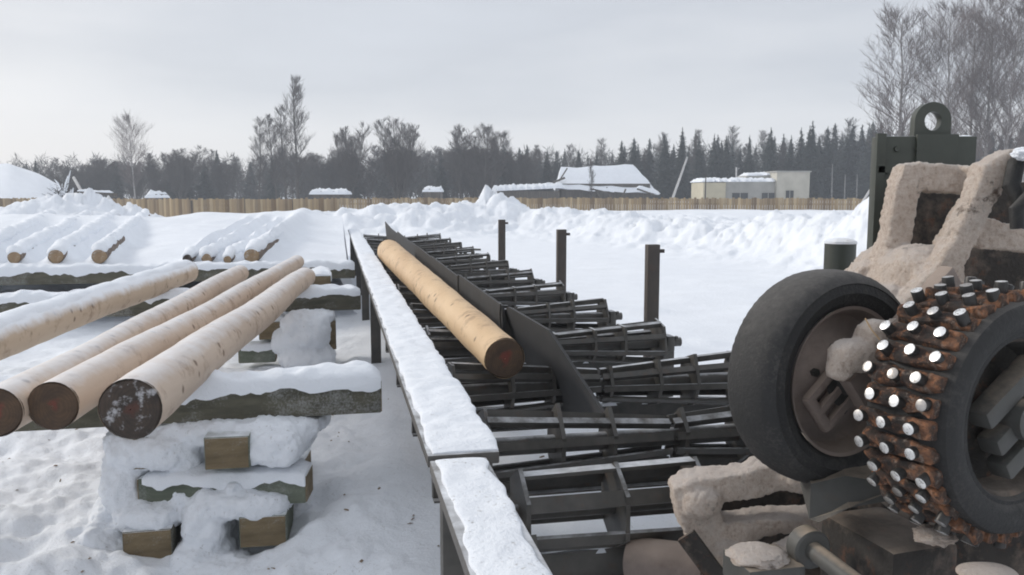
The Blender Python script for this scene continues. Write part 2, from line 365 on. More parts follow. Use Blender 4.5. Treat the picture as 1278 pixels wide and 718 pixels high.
M['pole_grey'] = flat('grey_pole', (0.13, 0.13, 0.13), (0.24, 0.235, 0.23), 3)
M['pole'] = flat('frosty_pole', (0.38, 0.37, 0.36), (0.62, 0.61, 0.60), 3)

# ------------------------------------------------------------------ ground
def azpx(x, y): return 639 + 1057*x/np.maximum(y, 0.3)
def ground_h(x, y):
    x = np.asarray(x, float); y = np.asarray(y, float)
    t = x*V.x + y*V.y; s = x*U.x + y*U.y
    px = azpx(x, np.maximum(y, 0.5)); px = np.clip(px, -600, 1900)
    Yr = np.interp(px, [-600, 0, 480, 640, 800, 1000, 1100, 1300, 1900], [34, 34, 34, 35, 29, 21.5, 18, 15, 13])
    d = y - Yr
    sm = 1/(1+np.exp(-np.clip(d/1.3, -30, 30)))
    amp = np.interp(px, [-100, 60, 130, 185, 320, 470, 600, 700, 900, 1050, 1100, 1300], [1.0, 1.0, 1.0, .45, .7, .9, .95, .95, .98, 1.02, 1.08, 1.1])
    base = sm*0.70*np.interp(px, [100, 170, 280, 400], [1, .55, .6, 1])
    ridge = np.exp(-(d/2.4)**2)*(amp-0.55)*(1.0+1.1*fbm(x, y, 3.2, 3, 11))
    lump = (sm*np.exp(-np.clip(d, 0, 60)/7) + np.exp(-(np.clip(d, -60, 0)/3.5)**2)*(1-sm))*(0.26*fbm(x, y, 0.7, 5, 5, .7) + 0.30*np.abs(fbm(x, y, 2.3, 4, 8, .55)))
    z = base + ridge + lump
    # plowed peaks
    for (ppx, yy, hh, rr) in ((607, 36.5, .42, .40), (613, 36.5, .42, .95), (640, 36, .3, .7), (575, 36.5, .2, .9), (125, 37, .72, 1.7), (745, 33, .3, .6), (1088, 18.5, .42, .75), (60, 35, .25, 1.0), (470, 34, .2, 1.5), (160, 37, .3, 1.2), (560, 33, .2, 2), (690, 34, .2, 1.2)):
        X0 = (ppx-639)/1057*yy
        z = z + hh*np.exp(-(((x-X0)/rr)**2 + ((y-yy)/rr/1.2)**2)**0.8)*(1+0.9*fbm(x, y, .55, 4, 21, .65))
    # the great mound behind the fence at the left
    X0 = -33.5
    z = z + 2.55*np.exp(-((np.clip(np.abs(x-X0+3)-3.5, 0, None)/2.4)**2 + ((y-58)/3.5)**2)) * (1+0.12*fbm(x, y, 2, 3, 31))
    z = z + 0.55*np.exp(-(((x-X0+1.2)/1.3)**2 + ((y-57)/3)**2))
    # undulation and trodden snow
    near = np.exp(-np.clip(y, 0, None)/9)
    left = 1/(1+np.exp(np.clip((t-0.25)/0.12, -40, 40)))
    right = 1-left
    z = z + left*near*(0.20*fbm(x, y, 0.40, 4, 3) - 0.10*np.clip(fbm(x, y, .27, 2, 14)-.12, 0, 1) + 0.05*fbm(x, y, 0.12, 3, 4)) + right*(0.05*fbm(x, y, 1.6, 3, 41))
    z = z + 0.10*fbm(x, y, 6, 3, 51)*np.clip(y/12, 0, 1)
    # snow heaped a little under the conveyor and to its right
    z = z + 0.10*np.exp(-((t-2.9)/0.8)**2)*np.clip(s/6, 0, 1) + right*0.05
    # a few lumps on the smooth field
    for (lx, ly, hh, rr) in ((3.1, 8.2, .10, .25), (2.2, 9.4, .05, .2), (3.9, 10.5, .06, .3), (1.9, 12, .07, .3)):
        z = z + hh*np.exp(-(((x-lx)**2+(y-ly)**2)/rr**2))
    # heaped snow round the near crib
    z = z - 0.13*np.exp(-(((x+1.55)/0.5)**2 + ((y-3.9)/0.6)**2)**2) + 0.07*np.exp(-(((x+0.75)/0.35)**2 + ((y-4.9)/0.9)**2))
    return z
def build_ground():
    a1 = np.linspace(-48, 48, 560); a2 = np.linspace(50, 310, 66)
    ang = np.radians(np.concatenate([a1, a2]))
    rr = np.concatenate([[0.2], np.geomspace(0.8, 60, 620), np.geomspace(63, 900, 40)])
    A, RR = np.meshgrid(ang, rr); x = RR*np.sin(A); y = RR*np.cos(A)
    z = ground_h(x, y); na, nr = len(ang), len(rr)
    fade = np.clip((y + 3)/4, 0, 1); z = z*fade
    verts = np.stack([x, y, z], -1).reshape(-1, 3)
    i = np.arange(nr-1)[:, None]*na; j = np.arange(na)[None, :]; j2 = (j+1) % na
    faces = np.stack([i+j, i+j2, i+na+j2, i+na+j], -1).reshape(-1, 4)
    me = bpy.data.meshes.new('snow_ground')
    me.vertices.add(len(verts)); me.vertices.foreach_set('co', verts.ravel())
    me.loops.add(faces.size); me.loops.foreach_set('vertex_index', faces.ravel()); me.polygons.add(len(faces))
    me.polygons.foreach_set('loop_start', np.arange(0, faces.size, 4)); me.polygons.foreach_set('loop_total', np.full(len(faces), 4)); me.update()
    me.polygons.foreach_set('use_smooth', np.ones(len(faces), bool)); me.materials.append(M['snow_ground'])
    o = bpy.data.objects.new('snow_ground', me); COL.objects.link(o); o['kind'] = 'structure'; return o
build_ground()
def gz(x, y): return float(ground_h(np.array([x]), np.array([y]))[0])

# ------------------------------------------------------------------ snow covers
def snow_cap(p0, p1, wd, ht, parent, seed=0, matl='snow', name='snow_cover', rag=0.25, n=14, step=0.03, flatness=0.55, endfade=0.08, drape=0.0):
    p0, p1 = Vector(p0), Vector(p1); d = p1-p0; L = d.length; d.normalize(); e = d.cross(Z3).normalized(); up = e.cross(d).normalized()
    k = max(6, int(L/step)); vs_, fs = [], []
    off = Vector((seed*3.7, seed*1.9, seed*7.1))
    for i in range(k+1):
        x = i/k; c = p0 + d*(L*x); ef = min(1, (min(x, 1-x)*L + 0.012)/endfade)**0.5
        wl = wd/2*(1 + rag*nz(c+off, 0.11) + rag*0.8*nz(c+off, 0.35)); wr = wd/2*(1 + rag*nz(c-off, 0.11) + rag*0.8*nz(c-off, 0.35))
        for j in range(n):
            a = math.pi*j/(n-1); cs, sn = math.cos(a), max(0.0, math.sin(a))
            q = c + e*(cs*(wr if cs > 0 else wl))
            hh = ht*(sn**flatness)*ef*(0.85 + 0.45*nz(q+off, 0.3) + 0.35*nz(q+off, 0.09))
            vs_.append(q + up*(max(hh, 0.0) - 0.004 - (0.012 + drape*max(0.0, 0.35+0.9*nz(c+off*(1+j), 0.22)+0.5*nz(c+off, 0.06)) if j in (0, n-1) else 0)))
    for i in range(k):
        for j in range(n-1):
            a = i*n+j; fs.append((a, a+1, a+n+1, a+n))
        fs.append((i*n+n-1, i*n, i*n+n, i*n+2*n-1))
    fs.append(tuple(range(n))); fs.append(tuple(range(k*n+n-1, k*n-1, -1)))
    return from_arrays(name, vs_, fs, M[matl], parent)
def log_cap(p0, p1, r0, r1, phi, ht, parent, seed=0, matl='snow', x0=0.0, x1=1.0, step=0.06, n=13):
    p0, p1 = Vector(p0), Vector(p1); d = p1-p0; L = d.length; d.normalize(); e = d.cross(Z3).normalized(); up = e.cross(d).normalized()
    k = max(8, int(L*(x1-x0)/step)); vs_, fs = [], []; off = Vector((seed*2.3, seed*5.1, seed*1.7))
    for i in range(k+1):
        x = x0+(x1-x0)*i/k; c = p0+d*(L*x); r = r0+(r1-r0)*x; ef = min(1, (min(i, k-i)/k*L*(x1-x0)+0.01)/0.1)**0.5
        ph = phi*(0.9+0.35*nz(c+off, 0.5)+0.2*nz(c+off, 0.15)); sh = 0.15*nz(c-off, 0.6)
        for j in range(n):
            f = -1+2*j/(n-1); a = f*ph+sh
            th = ht*max(0, math.cos(f*math.pi/2))**0.55*ef*(0.85+0.6*nz(c+off+e*f*0.1, 0.22))
            vs_.append(c + (e*math.sin(a)+up*math.cos(a))*(r+max(th, 0)-0.005))
    for i in range(k):
        for j in range(n-1):
            a = i*n+j; fs.append((a, a+1, a+n+1, a+n))
    fs.append(tuple(range(n))); fs.append(tuple(range(k*n+n-1, k*n-1, -1)))
    return from_arrays('snow_cover', vs_, fs, M[matl], parent)
def log(name, label, p0, p1, r0, r1, stem_m, end_m, group, cap=None, seed=0, bend=0.02, end_back=None):
    p0, p1 = Vector(p0), Vector(p1); d = p1-p0; L = d.length; dn = d.normalized()
    th = thing(name, label, 'log', (p0.x, p0.y, p0.z-r0), group)
    k = 60; off = Vector((seed*4.1, seed, 0)); pts = []; rads = []
    for i in range(k+1):
        x = i/k; q = p0+d*x
        pts.append(q + Vector((nz(q+off, 1.9), 0, nz(q+off*2, 2.3)))*bend*math.sin(math.pi*x)); rads.append((r0+(r1-r0)*x)*(1+0.025*nz(q+off, 0.6)))
    def fn(p, r, x, q): return r*(1+0.03*nz(p*1.0+off, 0.13)+0.03*nz(p+off, 0.4))
    mb = MB(); mb.tube(pts, rads, 28, caps=False, fn=fn); mb.build('stem', M[stem_m], th)
    for (c, n_, r, nm) in ((p0, -dn, r0, end_m), (p1, dn, r1, end_back or end_m)):
        e_ = MB(); prof = [(0.0005, r*0.02), (0.003, r*0.4), (0.002, r*0.75), (0.0, r*0.93), (-0.012, r*1.0)]
        e_.lathe(prof, c + n_*0.004, n_, 28, fn=lambda h, rr, a: rr*(1+0.03*math.sin(3*a+seed)))
        e_.bm.faces.new([v for v in e_.bm.verts[:28]]) if False else None
        e_.build('cut_end', M[nm], th)
    if cap: log_cap(p0, p1, r0, r1, cap[0], cap[1], th, seed, *(cap[2:]))
    return th

def blob(c, rad, p=2.5, amp=0.12, seed=0, rot=0.0):         # a rounded lump; p above 2 squares it off
    mb = MB(); bmesh.ops.create_icosphere(mb.bm, subdivisions=5, radius=1); off = Vector((seed*1.31, seed*2.17, seed*.7)); c = Vector(c); rm = Matrix.Rotation(rot, 3, 'Z')
    for v in mb.bm.verts:
        d = v.co.normalized(); k = (abs(d.x)**p+abs(d.y)**p+abs(d.z)**p)**(-1/p); q = Vector((d.x*k*rad[0], d.y*k*rad[1], d.z*k*rad[2]))
        n_ = amp*(nz(q+off, 0.22)*0.5+nz(q+off, .08)*0.35)*min(rad)*2.5
        v.co = c + rm @ (q + d*n_)
    return mb
def fuse(name, mbs, m, parent, voxel, disp=0.0, dsc=0.09):   # lumps melted into one mass
    bm = bmesh.new()
    for b in mbs:
        me = bpy.data.meshes.new('t'); b.bm.to_mesh(me); b.bm.free(); bm.from_mesh(me); bpy.data.meshes.remove(me)
    bmesh.ops.recalc_face_normals(bm, faces=bm.faces[:]); me = bpy.data.meshes.new(name); bm.to_mesh(me); bm.free()
    o = link(me, name, m, parent, True, 180)
    r = o.modifiers.new('melt', 'REMESH'); r.mode = 'VOXEL'; r.voxel_size = voxel; r.use_smooth_shade = True
    sm = o.modifiers.new('soften', 'SMOOTH'); sm.iterations = 4; sm.factor = 0.5
    if disp:
        for sc_, st in ((dsc, disp), (dsc*.3, disp*.7)):
            t = bpy.data.textures.new('lumps', 'CLOUDS'); t.noise_scale = sc_; t.noise_depth = 3
            d = o.modifiers.new('lumps', 'DISPLACE'); d.texture = t; d.texture_coords = 'LOCAL'; d.strength = st*2; d.mid_level = 0.5
    return o
# ------------------------------------------------------------------ roller conveyor
AX_Z = 0.59
conv = thing('roller_conveyor', 'long dark steel conveyor of cage rollers with snow-topped side rail on the left', 'conveyor', C(1.6, 11, 0))
# side rail in two lengths
def rail_len(t0, t1, sa, sb, ztop, seed):
    tm = (t0+t1)/2; mb = MB()
    mb.bar(C(tm, sa, ztop-0.022), C(tm, sb, ztop-0.022), t1-t0, 0.044, bev=0.006)
    mb.bar(C(t1-0.05, sa+.01, ztop-0.10), C(t1-0.05, sb-.01, ztop-0.10), 0.05, 0.11)
    return mb.build('side_rail', M['rail'], conv)
r1 = rail_len(0.292, 0.545, 2.82, 21.0, 0.845, 1)
cA = snow_cap(C(0.4285, 2.835, 0.845), C(0.422, 20.9, 0.845), 0.243, 0.034, r1, 3, 'snow_rail', rag=0.10, step=0.02, n=24, flatness=0.30)
r2 = rail_len(0.297, 0.495, 0.7, 2.805, 0.833, 2)
cB = snow_cap(C(0.400, 0.72, 0.833), C(0.400, 2.80, 0.833), 0.178, 0.022, r2, 8, 'snow_dirty', rag=0.22, step=0.010, n=28, flatness=0.35)
leg = None
for s in (1.0, 2.72, 8.6, 11.6, 14.6, 17.6, 20.5):
    if leg is None:
        leg = MB().bar(C(0.375, s, -0.1), C(0.375, s, 0.795), 0.10, 0.08, up=U, bev=0.004).build('leg', M['steel'], conv); s00 = s
    else: dup_part(leg, U*(s-s00))
T0, T1, TM, RE, RM = 0.64, 2.43, 1.53, 0.172, 0.095
def rad_t(t): return RM + (RE-RM)*abs(t-TM)/(T1-TM)
def hexa(t, s, r, th, pointy=0.0, rot=0.0):
    pts = []
    for k in range(6):
        a = math.pi/6 + k*math.pi/3 + rot; rr = r*(1+pointy*(1 if k in (1, 4) else 0))
        pts.append(C(t-th/2, s + rr*math.cos(a), AX_Z + rr*math.sin(a)))
    return pts
def make_roller(s, rot=0.0):
    mb = MB(); mb.tube([C(T0-0.12, s, AX_Z), C(T1+0.13, s, AX_Z)], 0.042, 12)
    for half in (0, 1):
        ta, tb = (T0, TM-0.01) if half == 0 else (TM+0.01, T1)
        for k in range(8):
            a = math.pi/8 + k*math.pi/4 + rot
            def pt(t):
                r = rad_t(t); return C(t, s + r*math.cos(a), AX_Z + r*math.sin(a))
            outw = (U*math.cos(a) + Z3*math.sin(a))
            mb.bar(pt(ta), pt(tb), 0.036, 0.010, up=outw)
            q = outw*-0.015; sd_ = U*-math.sin(a)+Z3*math.cos(a)
            mb.bar(pt(ta)+q+sd_*.014, pt(tb)+q+sd_*.014, 0.009, 0.026, up=outw)
    r = mb.build('roller', M['steel'], conv)
    for t in (T0, T1):
        f = MB(); f.prism(hexa(t, s, RE+0.02, 0.016, 0, rot), V*0.016); f.build('flange', M['steel'], r, smooth=False)
    for t in (T0+0.34, TM-0.30, TM+0.06, TM+0.36, T1-0.31):
        f = MB(); f.prism(hexa(t, s, rad_t(t)+0.012, 0.02, 0.28, rot), V*0.02); f.build('rib_plate', M['steel'], r, smooth=False)
    b = MB(); b.box(C(T1+0.085, s, AX_Z-0.005), (0.06, 0.13, 0.12), Matrix((V, U, Z3)).transposed(), 0.012)
    b.tube([C(T1+0.1, s, AX_Z), C(T1+0.185, s, AX_Z)], 0.036, 12); b.tube([C(T1+0.12, s-0.05, AX_Z+0.04), C(T1+0.14, s-0.05, AX_Z+0.04)], 0.015, 8)
    b.build('bearing', M['steel'], r)
    return r
SR = [3.68, 4.78, 6.08, 7.47, 8.97, 10.45, 12.0, 13.5, 15.1, 16.6, 18.2, 20.0]
protoA = make_roller(SR[0], 0.10); protoB = make_roller(SR[1], 0.42); protoC = make_roller(SR[2], 0.72)
for i, s in enumerate(SR[3:]):
    src, s0 = ((protoB, SR[1]), (protoC, SR[2]), (protoA, SR[0]))[i % 3]
    dup_part(src, U*(s-s0))
# half roller at the mouth of the machine
mb = MB(); S0, RZ0 = 2.86, 0.60
T0b, T1b = 0.62, 1.29
mb.tube([C(T0b-0.06, S0, RZ0), C(T1b+0.06, S0, RZ0)], 0.03, 10)
for k in range(6):
    a = math.pi/6+k*math.pi/3; ow = U*math.cos(a)+Z3*math.sin(a)
    mb.bar(C(T0b, S0, RZ0)+ow*0.135, C(T1b, S0, RZ0)+ow*0.15, 0.055, 0.014, up=ow)
rr = mb.build('roller', M['steel'], conv)
for t in (T0b, T0b+0.36, T1b):
    f = MB(); f.prism([C(t, S0+0.165*math.cos(math.pi/6+k*math.pi/3), RZ0+0.165*math.sin(math.pi/6+k*math.pi/3)) for k in range(6)], V*0.016); f.build('flange', M['steel'], rr, smooth=False)
# cross channels and stands under the rollers
xb = None
for i, s in enumerate([2.72] + SR):
    sq = s+0.17
    if xb is None:
        mb = MB(); mb.bar(C(0.42, sq, 0.37), C(2.50, sq, 0.37), 0.06, 0.13); mb.bar(C(0.42, sq-.045, 0.312), C(2.50, sq-.045, 0.312), 0.05, 0.010)
        mb.bar(C(2.50, sq-0.17, 0.0), C(2.50, sq-0.17, 0.53), 0.10, 0.08, up=U)
        mb.bar(C(0.62, sq-0.02, 0.40), C(0.62, sq-0.24, 0.55), 0.05, 0.10)
        xb = mb.build('cross_channel', M['steel'], conv); q0 = sq
        sc_ = snow_cap(C(0.7, sq, 0.435), C(2.44, sq, 0.435), 0.055, 0.018, xb, 2, 'snow', rag=0.5, step=.03)
    else: dup_part(xb, U*(sq-q0))
mb = MB(); mb.bar(C(0.565, 1.6, 0.52), C(0.565, 20.6, 0.52), 0.025, 0.12); mb.build('inner_channel', M['steel'], conv)
# stop posts on the far side
post_lbl = {3.2: None}
pst = None
POSTS = [(6.50, 2.535, 0), (9.35, 2.535, 0), (12.9, 2.535, 0)]
for s, t, _ in POSTS:
    if pst is None:
        mb = MB(); mb.bar(C(t, s, 0.0), C(t, s, 1.325), 0.105, 0.075, up=U, bev=0.005); mb.bar(C(t+.02, s, 1.27), C(t+0.10, s, 1.27), 0.03, 0.03)
        pst = mb.build('stop_post', M['steel_post'], conv); sp0 = s
        snow_cap(C(t-.055, s-.0, 0.72), C(t-0.055, s-.001, 1.2), 0.05, 0.02, pst, 5, 'snow', rag=.6, step=.02) if False else None
    else: dup_part(pst, U*(s-sp0))
# deflector plates beside the log
PT = 1.10
def plate(poly, seed):
    mb = MB(); mb.prism([C(PT - 0.04*(z-0.735), s, z) for (s, z) in poly], V*0.018); return mb
segs = [([(5.55, 0.985), (5.55, 0.735), (7.6, 0.735), (7.6, 1.0)], 1),
        ([(7.6, 0.975), (7.6, 0.735), (9.9, 0.735), (9.9, 1.0)], 2),
        ([(9.9, 0.985), (9.9, 0.735), (12.6, 0.735), (12.6, 1.01), (11.2, 1.005)], 3),
        ([(12.6, 1.0), (12.6, 0.735), (15.4, 0.735), (15.4, 1.04)], 4),
        ([(15.4, 1.0), (15.4, 0.735), (18.9, 0.735), (19.2, 1.09), (17.2, 1.02)], 5)]
q0, q1, q2 = at(634, 383, 5.55), at(684, 412, 4.62), at(756, 521, 4.02)
pn = (q1-q0).cross(q2-q0).normalized()
def on_plane(px, py):
    d = ray(px, py); return CAMP + d*((q0-CAMP).dot(pn)/d.dot(pn))
mb = MB(); mb.prism([q0, q1, q2, on_plane(702, 523), on_plane(646, 438), on_plane(612, 410)], V*0.018)
mb.build('deflector_plate', M['steel_plate'], conv, smooth=False)
for poly, sd_ in segs: plate(poly, sd_).build('deflector_plate', M['steel_plate'], conv, smooth=False)
mb = MB()
for s in (5.6, 9.9, 15.4): mb.bar(C(PT+0.045, s+.03, 0.46), C(PT+0.045, s+.03, 0.95), 0.05, 0.04, up=U)
mb.build('plate_bracket', M['steel'], conv)
mb = MB()
for s, b in ((5.58, .05), (7.6, .05)):
    MB().tube([C(PT-0.006-0.011*q, s-0.02+b*math.sin(q*3.1), 0.735+0.265*q) for q in np.linspace(0, 1, 9)], 0.006, 6).build('weld_wire', M['rail'], conv)
# log on the conveyor
LT = 0.885
log('peeled_log', 'freshly peeled log with a red-marked dark end lying alone on the roller conveyor', C(LT, 4.42, 0.850), C(LT-0.14, 12.2, 0.900), 0.112, 0.170, 'peeled_fresh', 'end_red', None, None, 3, 0.015)

# ------------------------------------------------------------------ debarker
deb = thing('log_debarker', 'dark debarking machine caked in sawdust, with a tyre wheel and a studded wheel', 'machine', (1.5, 2.9, 0))
def lumpy(path, rads, amp=0.18, n=18, steps=10, seed=0):
    pts, rs = [], []
    for (a, b, ra, rb) in zip(path, path[1:], rads, rads[1:]):
        for i in range(steps):
            x = i/steps; pts.append(Vector(a).lerp(Vector(b), x)); rs.append(ra+(rb-ra)*x)
    pts.append(Vector(path[-1])); rs.append(rads[-1])
    for _ in range(3):
        pts = [pts[0]] + [(pts[i-1]+pts[i]*2+pts[i+1])/4 for i in range(1, len(pts)-1)] + [pts[-1]]
    off = Vector((seed*3.3, seed*1.1, seed*2.2))
    mb = MB(); mb.tube(pts, rs, n, fn=lambda p, r, x, q: r*(1+amp*1.6*nz(p+off, 0.07)+amp*nz(p+off, 0.022)+0.14*q.z)); return mb
def lump_ball(c, rad, amp=0.12, seed=0):
    mb = MB(); bmesh.ops.create_icosphere(mb.bm, subdivisions=5, radius=1); off = Vector((seed*1.3, seed*2.1, 0)); c = Vector(c)
    for v in mb.bm.verts:
        k = 1+amp*nz(v.co+off, 0.5)+amp*0.5*nz(v.co+off, 0.14); v.co = c+Vector((v.co.x*rad[0]*k, v.co.y*rad[1]*k, v.co.z*rad[2]*k))
    return mb
NAX = Vector((0.44, -0.90, 0.03)).normalized()
def wheel_frame(c, n=NAX):
    m = n.cross(Z3).normalized(); m = -m if m.x > 0 else m      # m: leftwards in the wheel plane
    return m, m.cross(n).normalized() if m.cross(n).z > 0 else n.cross(m).normalized()
# --- plain tyre wheel
wc = at(1030, 470, 2.45)
mW, uW = wheel_frame(wc)
TR, TW = 0.318, 0.19
tyre_prof = [(0.045, 0.205), (0.075, 0.212), (0.092, 0.235), (0.0965, 0.252), (0.0995, 0.255), (0.098, 0.262), (0.0945, 0.280), (0.0965, 0.283), (0.091, 0.290), (0.078, 0.303), (0.062, 0.311), (0.040, 0.3155), (0.010, 0.3185), (-0.010, 0.3185), (-0.04, 0.3155), (-0.062, 0.311), (-0.078, 0.303), (-0.091, 0.288), (-0.098, 0.262), (-0.092, 0.235), (-0.075, 0.212), (-0.045, 0.205)]
whl = MB().lathe([(0.085, 0.208), (0.09, 0.218), (0.082, 0.212), (0.06, 0.198), (0.03, 0.19), (0.018, 0.17), (0.022, 0.13), (0.045, 0.10), (0.055, 0.07), (0.055, 0.001)], wc, NAX, 72).build('press_wheel', M['rim'], deb)
MB().lathe([(h_*1.0, r_) for h_, r_ in tyre_prof], wc, NAX, 160, ref=Z3, fn=lambda h_, r_, a: r_*(1 + (0.004*math.sin(a*66+abs(h_)*190) if 0.302 < r_ < .317 else 0))).build('tyre', M['rubber'], whl)
MB().lathe([(0.078, 0.075), (0.082, 0.06), (0.08, 0.04), (0.12, 0.038), (0.122, 0.001)], wc, NAX, 32).build('hub', M['machine'], whl)
bolt = None
for k in range(6):
    a = k*math.pi/3+0.3; p = wc+(mW*math.cos(a)+uW*math.sin(a))*0.095+NAX*0.045
    MB().tube([p-NAX*.01, p+NAX*0.010], 0.013, 6).build('bolt', M['machine'], whl)
# slanted fork on the hub: two parallel bars joined at an end
fk = MB(); fd = (mW*-0.78+uW*0.62).normalized(); fp = fd.cross(NAX).normalized()
cF = wc + NAX*0.075 + mW*0.03 - uW*0.02
for q in (-0.055, 0.0, 0.055): fk.bar(cF+fp*q-fd*0.11, cF+fp*q+fd*0.10, 0.026, 0.03, up=NAX, bev=0.011)
fk.bar(cF-fp*0.065-fd*0.1, cF+fp*0.065-fd*0.1, 0.034, 0.028, up=NAX, bev=0.011)
fk.build('hub_fork', M['rim'], whl)
# --- studded wheel
sc0 = at(1222, 511, 2.12)
NAX2 = Vector((0.44, -0.90, 0.02)).normalized(); mS, uS = wheel_frame(sc0, NAX2)
BR, BW = 0.292, 0.115
stw = MB().lathe([(-0.10, 0.15), (-BW, 0.20), (-BW, 0.27), (-0.10, BR), (0.10, BR), (0.118, 0.285), (0.126, 0.27), (0.128, 0.245), (0.120, 0.225), (0.112, 0.215), (0.114, 0.205), (0.10, 0.198)], sc0, NAX2, 96).build('studded_wheel', M['rubber_grit'], deb)
MB().lathe([(0.104, 0.203), (0.09, 0.19), (0.02, 0.175), (0.015, 0.12), (0.03, 0.10), (0.05, 0.06), (0.05, 0.001)], sc0, NAX2, 64).build('rim', M['machine_caked'], stw)
hb = MB(); hd = (mS*-0.82+uS*0.5).normalized(); hp = hd.cross(NAX2).normalized(); cH = sc0+NAX2*0.09
for q in (-0.075, 0.01, 0.085): hb.bar(cH+hp*q-hd*0.11, cH+hp*q+hd*0.13, 0.05, 0.06, up=NAX2, bev=0.012)
hb.tube([cH-NAX2*.03, cH+NAX2*0.05], 0.05, 20)
hb.build('hub_bracket', M['machine_grey'], stw)
NC = 33; rnd = random.Random(5)
clp = None
for k in range(NC):
    a = 2*math.pi*k/NC; rd = mS*math.cos(a)+uS*math.sin(a); tg = uS*math.cos(a)-mS*math.sin(a)
    mx3 = Matrix((tg, NAX2, rd)).transposed()
    cb = MB(); cb.box(sc0+rd*(BR+0.006), (0.043, 0.205, 0.030), mx3, 0.009)
    bmesh.ops.subdivide_edges(cb.bm, edges=[e_ for e_ in cb.bm.edges if e_.calc_length() > 0.02], cuts=5, use_grid_fill=True)
    for v in cb.bm.verts: v.co += rd*0.020*nz(v.co+Vector((k*.7, 0, 0)), 0.035)+(tg*0.014+NAX2*.006)*nz(v.co+Vector((0, k*.9, 0)), 0.03)
    cb.build('cleat', M['rust'], stw)
    stg = 0.012 if k % 2 else -0.012
    for q in (-0.078, -0.005, 0.066):
        p = sc0+rd*(BR+0.012)+NAX2*(q+stg)+tg*0.006*rnd.uniform(-1, 1)
        L = 0.030+0.005*rnd.uniform(-1, 1)
        sb = MB(); axs = (rd+NAX2*rnd.uniform(-.09, .09)+tg*rnd.uniform(-.10, .10)).normalized()
        sb.lathe([(0, 0.0150), (L-0.003, 0.0150), (L-.001, 0.0142), (L+0.0002, 0.010), (L+0.0006, 0.0003)], p, axs, 16)
        for f in sb.bm.faces:
            if (f.calc_center_median()-p).dot(axs) > L-0.001: f.material_index = 1
        sb.build('stud', [M['iron'], M['stud']], stw)
# axle between the two wheels and arms
ax = MB(); ax.tube([wc-NAX*0.25, wc-NAX*.01], 0.05, 16); ax.tube([sc0-NAX2*0.30, sc0], 0.06, 16); ax.build('axle', M['machine'], deb)
# --- cabinet plate and lifting eye
cab = MB(); p1, p2 = at(1097, 170, 3.35), at(1220, 170, 3.35); zlo = 0.05
cxm = (p1.x+p2.x)/2; wdt = p2.x-p1.x
cab.box((cxm+0.0, 3.385, (p1.z+zlo)/2), (wdt, 0.07, p1.z-zlo), None, 0.006)
cab.bar((p1.x+0.006, 3.345, zlo), (p1.x+0.006, 3.345, p1.z+0.01), 0.035, 0.02, up=Vector((0, 1, 0)))
cab.box((cxm-0.17, 3.343, p1.z-0.13), (0.05, 0.016, 0.025))
pa, pb = at(1143, 168, 3.35), at(1192, 212, 3.35)
cab.box(((pa.x+pb.x)/2, 3.342, (pa.z+pb.z)/2), (pb.x-pa.x, 0.016, pa.z-pb.z))
for q in (0.06, 0.14):
    for zz in (0.05, 0.22, 0.42, 0.62):
        if q < .1 and 0.1 < zz < .3: continue
        cab.tube([(p1.x+q+.01, 3.352, p1.z-zz), (p1.x+q+.01, 3.338, p1.z-zz)], 0.011, 6)
cbo = cab.build('frame_column', M['green_paint'], deb)
ec = at(1160, 152, 3.40); el = MB()
out, inn = [], []
for k in range(25):
    a = math.pi*k/24; out.append((math.cos(a)*0.072, math.sin(a)*0.072))
prof_o = [(0.072, -0.13)] + out + [(-0.072, -0.13)]
nseg = 40
oi = [(0.034*math.cos(2*math.pi*k/nseg), 0.037*math.sin(2*math.pi*k/nseg)) for k in range(nseg)]
def outer_at(a):
    dx, dy = math.cos(a), math.sin(a)
    if dy >= 0: return (dx*0.072, dy*0.074)
    k = min(0.072/max(abs(dx), 1e-6), 0.12/abs(dy)); return (dx*k, dy*k)
oo = [outer_at(2*math.pi*k/nseg) for k in range(nseg)]
fr = []
for yy in (3.37, 3.41):
    fr.append(([el.bm.verts.new((ec.x+x_, yy, ec.z+z_)) for x_, z_ in oi], [el.bm.verts.new((ec.x+x_, yy, ec.z+z_)) for x_, z_ in oo]))
for k in range(nseg):
    j = (k+1) % nseg
    el._f((fr[0][0][k], fr[0][1][k], fr[0][1][j], fr[0][0][j])); el._f((fr[1][0][k], fr[1][0][j], fr[1][1][j], fr[1][1][k]))
    el._f((fr[0][0][k], fr[0][0][j], fr[1][0][j], fr[1][0][k])); el._f((fr[0][1][k], fr[1][1][k], fr[1][1][j], fr[0][1][j]))
el.build('lifting_eye', M['green_paint'], deb)
for (px0, px1) in ((1177, 1190), (1196, 1212)):
    a, b = at(px0, 170, 3.44), at(px1, 170, 3.44); a.z = b.z = p1.z-0.002
    snow_cap(a, b, 0.09, 0.022, cbo, px0 % 7, 'snow', rag=.3, step=.008, endfade=.03)
